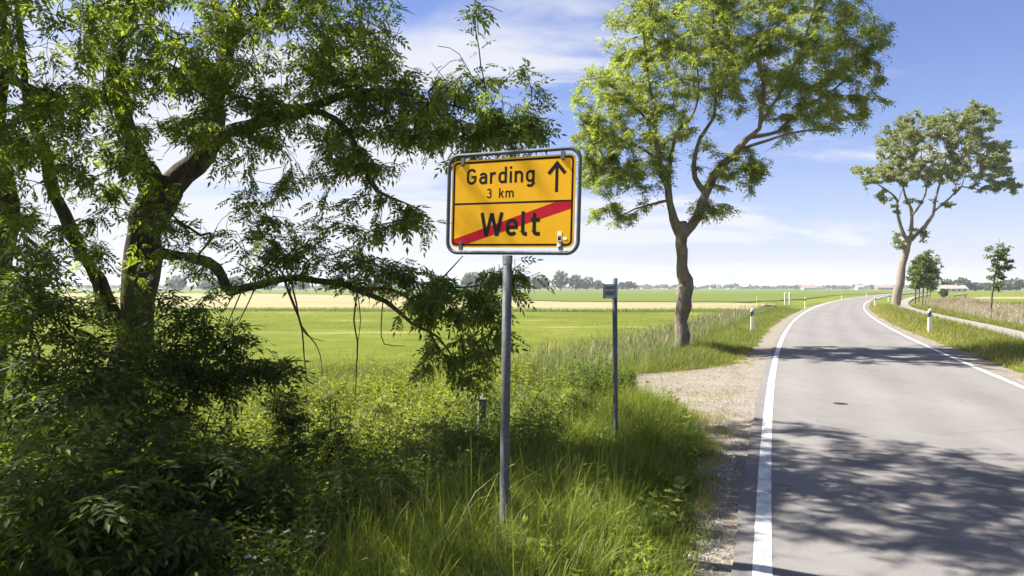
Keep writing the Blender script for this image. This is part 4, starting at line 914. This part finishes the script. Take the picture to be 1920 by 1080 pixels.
GL = {
 'G': (.64, [arc(.315, .67, .245, .26, 25, 180)+arc(.315, .33, .245, .26, 180, 360)+[(.56, .47), (.33, .47)]]),
 'a': (.53, [arc(.265, .47, .185, .18, 160, 0)+[(.45, 0)], [(.45, .41), (.25, .41)]+arc(.235, .24, .165, .17, 90, 270)+[(.29, .07), (.45, .17)]]),
 'r': (.38, [[(.07, 0), (.07, .72)], arc(.29, .42, .22, .23, 180, 70)]),
 'd': (.53, [bowl, [(.45, 0), (.45, 1.02)]]),
 'i': (.14, [[(.07, 0), (.07, .72)], [(.07, .87), (.07, 1.02)]]),
 'n': (.53, [[(.07, 0), (.07, .72)], arc(.26, .455, .19, .195, 180, 0)+[(.45, 0)]]),
 'g': (.53, [bowl, [(.45, .72), (.45, -.06)]+arc(.26, -.06, .19, .17, 0, -150)]),
 '3': (.54, [arc(.265, .735, .195, .195, 155, -90), arc(.265, .305, .215, .235, 90, -155)]),
 'k': (.50, [[(.07, 0), (.07, 1.02)], [(.09, .27), (.42, .72)], [(.215, .42), (.455, 0)]]),
 'm': (.84, [[(.07, 0), (.07, .72)], arc(.245, .47, .175, .18, 180, 0)+[(.42, 0)], arc(.595, .47, .175, .18, 180, 0)+[(.77, 0)]]),
 'W': (1.02, [[(.06, 1), (.27, .0)], [(.27, .0), (.51, .97)], [(.51, .97), (.75, .0)], [(.75, .0), (.96, 1)]]),
 'e': (.53, [[(.07, .36), (.45, .36)]+arc(.26, .455, .19, .195, 0, 180)+arc(.26, .265, .19, .195, 180, 325)]),
 'l': (.27, [[(.07, 1.02), (.07, .2)]+arc(.2, .2, .13, .13, 180, 270)+[(.26, .07)]]),
 't': (.42, [[(.15, .95), (.15, .2)]+arc(.28, .2, .13, .13, 180, 270)+[(.40, .07)], [(0, .65), (.39, .65)]]),
}
def ribbon(mb, pts, hw, w0, w1):
    p = [np.array(q, float) for q in pts]; n = len(p); Lf, Rt = [], []
    for i in range(n):
        d1 = nrm(p[i]-p[i-1]) if i else None; d2 = nrm(p[i+1]-p[i]) if i < n-1 else None
        if d1 is None: d1 = d2
        if d2 is None: d2 = d1
        n1 = np.array((-d1[1], d1[0])); n2 = np.array((-d2[1], d2[0])); m_ = nrm(n1+n2); k = min(1/max(m_ @ n1, .25), 2.2)
        Lf.append(p[i]+m_*hw*k); Rt.append(p[i]-m_*hw*k)
    V_ = [sp(*q, w1) for q in Lf]+[sp(*q, w1) for q in Rt]+[sp(*q, w0) for q in Lf]+[sp(*q, w0) for q in Rt]; F_ = []
    for i in range(n-1): F_ += [(i, n+i, n+i+1, i+1), (i, i+1, 2*n+i+1, 2*n+i), (n+i, 3*n+i, 3*n+i+1, n+i+1)]
    mb.add(V_, F_)
def text(s, u0, u1, v0, cap, sw, gap=.15):
    tot = sum(GL[c][0] if c != ' ' else .42 for c in s)+gap*(len(s)-1); kx = (u1-u0)/tot; x = 0
    for c in s:
        if c == ' ': x += .42+gap; continue
        mb = MB(); w_, st = GL[c]
        for q, path in enumerate(st): ribbon(mb, [(u0+(x+a)*kx, v0+b*cap) for a, b in path], sw*cap/2, .0038, .0045+q*.00015)
        o = mb.build('letter', M['sign_black'], panel); x += w_+gap
text('Garding', .128, .690, .468, .117, .165, .165)
text('3 km', .300, .525, .362, .070, .155, .17)
text('Welt', .255, .745, .084, .172, .165, .14)
mb = MB(); ribbon(mb, [(.861, .388), (.861, .585)], .0115, .0038, .0045); ribbon(mb, [(.797, .517), (.861, .590), (.925, .517)], .0130, .0038, .0047); mb.build('arrow', M['sign_black'], panel)
for (u_, v_, up_) in ((.09, .632, 1), (.905, .632, 1), (.09, .018, -1), (.905, .018, -1)):
    mb = MB(); q = rrect(.030, .062, .006, 3); pts = [(a-SW/2+u_, b-SHH/2+v_+up_*.008) for a, b in q]
    n = len(pts); V_ = [sp(*p, .012) for p in pts]+[sp(*p, -.004) for p in pts]+[sp(u_, v_+up_*.008, .012)]
    mb.add(V_, [(i, (i+1) % n, 2*n) for i in range(n)]+[(i, n+i, n+(i+1) % n, (i+1) % n) for i in range(n)])
    mb.tube([sp(u_, v_-up_*.012, .01), sp(u_, v_-up_*.012, .019)], [.008]*2, 8)
    mb.build('clamp', M['galv_dark'], sign)
st = solid_poly('sticker', [(.878, .045), (.908, .045), (.908, .112), (.878, .112)], .004, .0062, M['white'], panel)
solid_poly('sticker_print', [(.881, .050), (.905, .050), (.905, .082), (.893, .066), (.881, .082)], .0062, .0066, M['sign_black'], panel)
solid_poly('sticker_print', [(.886, .072), (.893, .066), (.900, .072), (.900, .084), (.886, .084)], .0062, .0069, M['sticker_red'], panel)
solid_poly('sticker', [(.934+.018*math.cos(a), .062+.010*math.sin(a)) for a in np.linspace(0, 2*math.pi, 14)[:-1]], .004, .0062, M['white'], panel)
solid_poly('torn_sticker', [(.875, .008), (.888, .002), (.905, .010), (.915, .030), (.895, .036), (.880, .028)], .0125, .0135, M['white'], panel)

# ------------------------------------------------------------------ small street sign
pz = P(1155, 840, 8.0); small = thing('street_sign', 'small grey street sign plate on a thin dark post seen edge-on', 'sign', (pz[0], 8.0, -.07))
mb = MB(); mb.tube([(0, 0, -.2), (-.01, 0, 1.0), (-.015, 0, 1.96)], [.029]*3, 14); mb.build('post', M['post_dark'], small, True)
mb = MB(); mb.tube([(-.015, 0, 1.955), (-.015, 0, 2.035)], [.034, .034], 14); mb.tube([(-.015, 0, 1.80), (-.015, 0, 1.95)], [.0335, .0335], 14); mb.build('post_collar', M['plate_grey'], small, True)
ang = R(60); ax = Vector((-math.cos(ang), -math.sin(ang), 0)); ay = Vector((-math.sin(ang), math.cos(ang), 0))
def q3(a, b, w): v_ = Vector((-.015, 0, 1.80))+ax*a-ay*(-w)+Vector((0, 0, b)); return tuple(v_)
def slab(name, a0, a1, b0, b1, w0, w1, m, par):
    mb = MB(); V_ = [q3(a, b, w) for w in (w0, w1) for a, b in ((a0, b0), (a1, b0), (a1, b1), (a0, b1))]
    mb.add(V_, [(0, 3, 2, 1), (4, 5, 6, 7), (0, 1, 5, 4), (1, 2, 6, 5), (2, 3, 7, 6), (3, 0, 4, 7)]); return mb.build(name, m, par)
pl = slab('plate', .03, .33, .0, .165, -.012, .012, M['plate_grey'], small)
for f0, f1 in ((-.0145, -.0115), (.0115, .0145)):
    rr = random.Random(3)
    for row, (b0, b1) in enumerate(((.105, .14), (.035, .085))):
        a = .05
        mb = MB()
        while a < .30:
            w_ = rr.uniform(.010, .022); 
            V_ = [q3(x, y, w) for w in (f0, f1) for x, y in ((a, b0), (a+w_, b0), (a+w_, b1-rr.choice((0, .012))), (a, b1))]
            mb.add(V_, [(0, 3, 2, 1), (4, 5, 6, 7), (0, 1, 5, 4), (1, 2, 6, 5), (2, 3, 7, 6), (3, 0, 4, 7)]); a += w_+rr.uniform(.006, .011)
        mb.build('faded_print', M['plate_text'], pl)

# ------------------------------------------------------------------ delineator posts
def delineator(label, px, ytop, side):
    D = (EYE-1.0)*1280/(ytop-540); x = P(px, 540, D)[0]; root = thing('delineator_post', label, 'road post', (x, D, float(H(x, D))), group='white delineator posts along the road edges')
    g = 1.0-float(H(x, D)); mb = MB(); cs = [(-.06, -.045), (.06, -.045), (.045, .05), (0, .075), (-.045, .05)]
    def lvl(z, s, sl=0): return [(a*s, b*s, z+sl*(a+.06)/.12) for a, b in cs]
    V_ = lvl(-.1, 1.05)+lvl(g-.06, .92, .05)+[(0, 0, g-.02)]
    mb.add(V_, [(i, (i+1) % 5, 5+(i+1) % 5, 5+i) for i in range(5)]+[(5+i, 5+(i+1) % 5, 10) for i in range(5)]); body = mb.build('post_body', M['white'], root)
    mb = MB(); V_ = lvl(g-.36, 1.0, .06)+lvl(g-.17, .98, .06); mb.add(V_, [(i, (i+1) % 5, 5+(i+1) % 5, 5+i) for i in range(5)]); mb.build('black_band', M['black'], root)
    mb = MB(); mb.box((.0, -.047, g-.245), (.022, .006, .05)); mb.build('reflector', M['reflector'], root)
    return root
delineator('white delineator post half hidden in grass between the ash and the left road edge', 1410, 577.5, 0)
delineator('second delineator post along the left edge of the bend', 1510, 557, 0)
delineator('small far delineator post beyond two gate posts on the left edge', 1578, 549.7, 0)
delineator('large white delineator post on the right verge beside the cycle path', 1743, 578.5, 1)
delineator('white delineator post on the inside of the bend left of the leaning tree', 1641, 556, 1)
delineator('white delineator post just left of the leaning trunk', 1666, 551.6, 1)
delineator('farthest tiny delineator post where the road vanishes', 1625, 547.5, 0)
for x, lab in ((1472, 'left one of two pale gate posts at the field edge'), (1480.5, 'right one of two pale gate posts at the field edge')):
    D = 88; p = P(x, 562, D); root = thing('gate_post', lab, 'post', (p[0], D, -.3), group='pale gate posts at the field edge')
    mb = MB(); mb.box((0, 0, .75), (.07, .07, .75)); mb.build('post_body', M['wall_white'], root)
    mb = MB(); mb.add([(-.08, -.08, 1.5), (.08, -.08, 1.5), (.08, .08, 1.5), (-.08, .08, 1.5), (0, 0, 1.58)], [(0, 1, 4), (1, 2, 4), (2, 3, 4), (3, 0, 4), (3, 2, 1, 0)]); mb.build('post_cap', M['wall_white'], root)
D = 80; p = P(1419, 566, D); mb = MB(); mb.tube([(0, 0, 0), (.01, 0, 1.2)], [.03, .025], 8); tag(mb.build('marker_pole', M['wall_white'], None, loc=(p[0], D, -.3)), 'thin pale marker pole at the right end of the hay strip', 'pole')
p = P(903, 830, 8.3); root = thing('fence_post', 'old grey wooden fence post in the herbs behind the sign post', 'post', (p[0], 8.3, -.45))
mb = MB(); mb.box((0, 0, .42), (.043, .043, .52), .3); mb.build('post_body', M['oldwood'], root); mb = MB(); mb.add([(-.05, -.05, .941), (.05, -.05, .941), (.05, .05, .965), (-.05, .05, .965), (-.05, -.05, .955), (.05, -.05, .955), (.05, .05, .98), (-.05, .05, .98)], [(0, 3, 2, 1), (4, 5, 6, 7), (0, 1, 5, 4), (1, 2, 6, 5), (2, 3, 7, 6), (3, 0, 4, 7)]); mb.build('weathered_top', M['oldwood'], root)
# valve cover in the carriageway
p = P(1576, 757, 2368/217); root = thing('valve_cover', 'small round iron valve cover set in the asphalt', 'cover', (p[0], p[1], 0))
mb = MB(); k = 20; V_ = [(.105*math.cos(2*math.pi*i/k), .105*math.sin(2*math.pi*i/k), .005) for i in range(k)]+[(.085*math.cos(2*math.pi*i/k), .085*math.sin(2*math.pi*i/k), .007) for i in range(k)]
mb.add(V_, [(i, (i+1) % k, k+(i+1) % k, k+i) for i in range(k)]); mb.build('rim', M['iron'], root)
mb = MB(); mb.add([(.083*math.cos(2*math.pi*i/k), .083*math.sin(2*math.pi*i/k), .006) for i in range(k)]+[(0, 0, .009)], [(i, (i+1) % k, k) for i in range(k)]); mb.build('lid', M['iron'], root)
# dark culvert rail far right
p = P(1800, 556, 140); root = thing('culvert_rail', 'low dark wooden rail over a ditch at the far right field', 'railing', (p[0], 140, -.4))
for dx in (-1.0, 1.1): mb = MB(); mb.box((dx, 0, .35), (.08, .08, .35+.1*(dx > 0))); mb.build('rail_post', M['post_dark'], root)
mb = MB(); mb.tube([(-1.4, -.1, .62), (1.5, -.1, .92)], [.09, .08], 6); mb.build('rail', M['post_dark'], root)

# ------------------------------------------------------------------ far trees, woods and farms
def crown_cloud(lobes, n, size):
    pos = []
    tot = sum(r[0]*r[2] for _, r in lobes)
    for c, r in lobes:
        m_ = max(20, int(n*r[0]*r[2]/tot)); v_ = nrm(rng.normal(size=(m_, 3)))*(rng.uniform(.35, 1, (m_, 1))**(1/2.2))
        pos.append(np.array(c)+v_*np.array(r))
    pos = np.vstack(pos); n = len(pos)
    tv = np.array([(-.5, -.3, 0), (.45, -.45, .1), (.55, .4, -.05), (-.35, .5, .12), (0, 0, .25)]); tf = np.array([(0, 1, 4), (1, 2, 4), (2, 3, 4), (3, 0, 4)])
    return scatter(tv, tf, pos, rng.normal(size=(n, 3)), rng.normal(size=(n, 3))*.6+np.array((0, -.3, .8)), size*rng.uniform(.6, 1.4, n))
def far_tree(label, px, ytop, D, wpx, n=420, name='far_tree', group='trees along the distant field edge', cat='tree'):
    x = P(px, 540, D)[0]; ht = P(px, ytop-2, D)[2]+.3; w = wpx*1.15*D/1280/2
    root = thing(name, label, cat, (x, D, -.3), group=group)
    rr = random.Random(int(px*7)); lobes = [((0, 0, ht*.56), (w*.8, w*.8, ht*.44))]
    for _ in range(5): a = rr.uniform(0, 6.28); lobes.append(((w*.55*math.cos(a), w*.5*math.sin(a), ht*rr.uniform(.35, .72)), (w*rr.uniform(.35, .5), w*.45, ht*rr.uniform(.18, .28))))
    V_, F_ = crown_cloud(lobes, n, max(.55, w*.24)); mesh_np('crown', V_, F_, M['far_leaf'], root, kind='stuff')
    mb = MB(); mb.tube([(0, 0, -.2), (0, 0, ht*.6)], [ht*.03, ht*.015], 6); mb.build('trunk', M['bark'], root)
FT = [(885, 512, 520, 40, 'broad pale tree seen through the drooping ash leaves left of the sign post'), (925, 506, 520, 44, 'tall pale tree directly behind the drooping ash leaves beside the sign post'),
 (975, 516, 560, 40, 'rounded far tree just right of the yellow sign post'), (1012, 518, 560, 34, 'dark bushy far tree in the gap right of the sign post'),
 (1052, 509, 540, 32, 'tallest dark round tree of the distant row between the two signs'), (1080, 516, 540, 28, 'light green round tree right of the tallest dark one'), (1101, 521, 560, 30, 'pale sloping tree tapering right in the distant row'),
 (1122, 527, 580, 22, 'low pale bush-like tree just left of the small street sign'), (1166, 530, 640, 14, 'dark small tree right of the small street sign'), (1178, 529, 640, 18, 'blue-green tree right of the small street sign'), (1190, 531, 640, 10, 'little tree closing the row right of the street sign'),
 (1777, 526, 420, 24, 'round tree left of the pale farm roof on the right horizon'), (1804, 522, 420, 26, 'dome-shaped tallest tree beside the pale farm roof'), (1830, 531, 420, 24, 'low rounded bush tree between farm roof and sapling'), (1850, 532, 430, 26, 'low tree behind the sapling stem'),
 (1880, 529, 430, 30, 'broad tree just right of the sapling on the horizon'), (1905, 524, 430, 34, 'large tree mass at the right end of the horizon'), (1945, 522, 430, 40, 'tree running out of frame at the right horizon'),
 (330, 520, 540, 40, 'hazy tree right of the ash trunk under its low limb'), (395, 524, 560, 50, 'broad hazy tree under the elbow of the low ash limb'), (440, 520, 560, 34, 'hazy round tree behind the elbow of the low limb'), (500, 526, 600, 44, 'low hazy tree above the hay strip left of the hanging twigs'), (560, 527, 600, 40, 'low hazy tree behind the hanging bare twigs'), (620, 524, 600, 36, 'hazy tree right of the hanging bare twigs'), (665, 522, 600, 30, 'small hazy tree above the second hanging twig'), (715, 526, 620, 40, 'low hazy tree left of the leafy drooping branch')]
for px, yt, D, w, lab in FT: far_tree(lab, px, yt, D, w)
far_tree('single small round bush beside the far cycle path', 1770, 544, 150, 11, 160, 'field_bush', 'bushes by the far path', 'bush')
# the woods on the skyline read as one mass
pos = []
for px in np.arange(150, 2250, 3.2):
    D = rng.uniform(950, 1150); top = 5.5+2.6*vnoise(px*.045, px*.02, 1, 2)+2.2*vnoise(px*.17, 1.0, 1, 5)+rng.uniform(-1, 1.2)
    c = np.array((P(px, 540, D)[0], D, -.3)); m_ = 12
    pos.append(c+np.stack([rng.normal(0, 3.5, m_), rng.normal(0, 3, m_), rng.uniform(.2, 1, m_)**.8*max(3.0, top)], -1))
pos = np.vstack(pos); n = len(pos)
tv = np.array([(-.5, -.3, 0), (.45, -.45, .1), (.55, .4, -.05), (-.35, .5, .12), (0, 0, .3)]); tf = np.array([(0, 1, 4), (1, 2, 4), (2, 3, 4), (3, 0, 4)])
V_, F_ = scatter(tv, tf, pos, rng.normal(size=(n, 3)), rng.normal(size=(n, 3))*.6+np.array((0, -.3, .8)), rng.uniform(2.0, 4.0, n))
tag(mesh_np('far_woodland', V_, F_, M['far_leaf']), kind='stuff')
def house(label, px, D, w, dp, h, rh, wallm, roofm, name='farmhouse'):
    x = P(px, 540, D)[0]; root = thing(name, label, 'house', (x, D, -.3))
    mb = MB(); mb.box((0, 0, h/2), (w/2, dp/2, h/2)); wl = mb.build('wall', wallm, root)
    mb = MB(); o = .5; a, b = w/2+o, dp/2+o; mb.add([(-a, -b, h-.1), (a, -b, h-.1), (a, b, h-.1), (-a, b, h-.1), (-a, 0, h+rh), (a, 0, h+rh)], [(0, 1, 5, 4), (2, 3, 4, 5), (0, 4, 3), (1, 2, 5), (3, 2, 1, 0)]); mb.build('roof', roofm, root)
    for i in range(4):
        mb = MB(); mb.box((-w/2+w*(i+.5)/4, -dp/2-.04, h*.55), (.55, .05, .6)); mb.build('window', M['pane'], root)
    mb = MB(); mb.box((w*.2, 0, h+rh), (.5, .5, .9)); mb.build('chimney', M['wall_brick'], root)
house('low farmhouse with reddish roof on the skyline above the second delineator', 1517, 880, 17, 8, 2.6, 3.6, M['wall_white'], M['roof_red'])
house('tiny white farmhouse on the skyline above the bend', 1612, 900, 9, 8, 3.6, 2.6, M['wall_white'], M['roof_grey'])
house('red brick farmhouse on the skyline just left of the leaning trunk', 1657, 860, 19, 9, 2.8, 3.4, M['wall_brick'], M['roof_red'])
house('long pale roofed barn among the trees at the right horizon', 1786, 400, 13, 7, 1.9, 2.0, M['wall_white'], M['roof_grey'], 'barn')
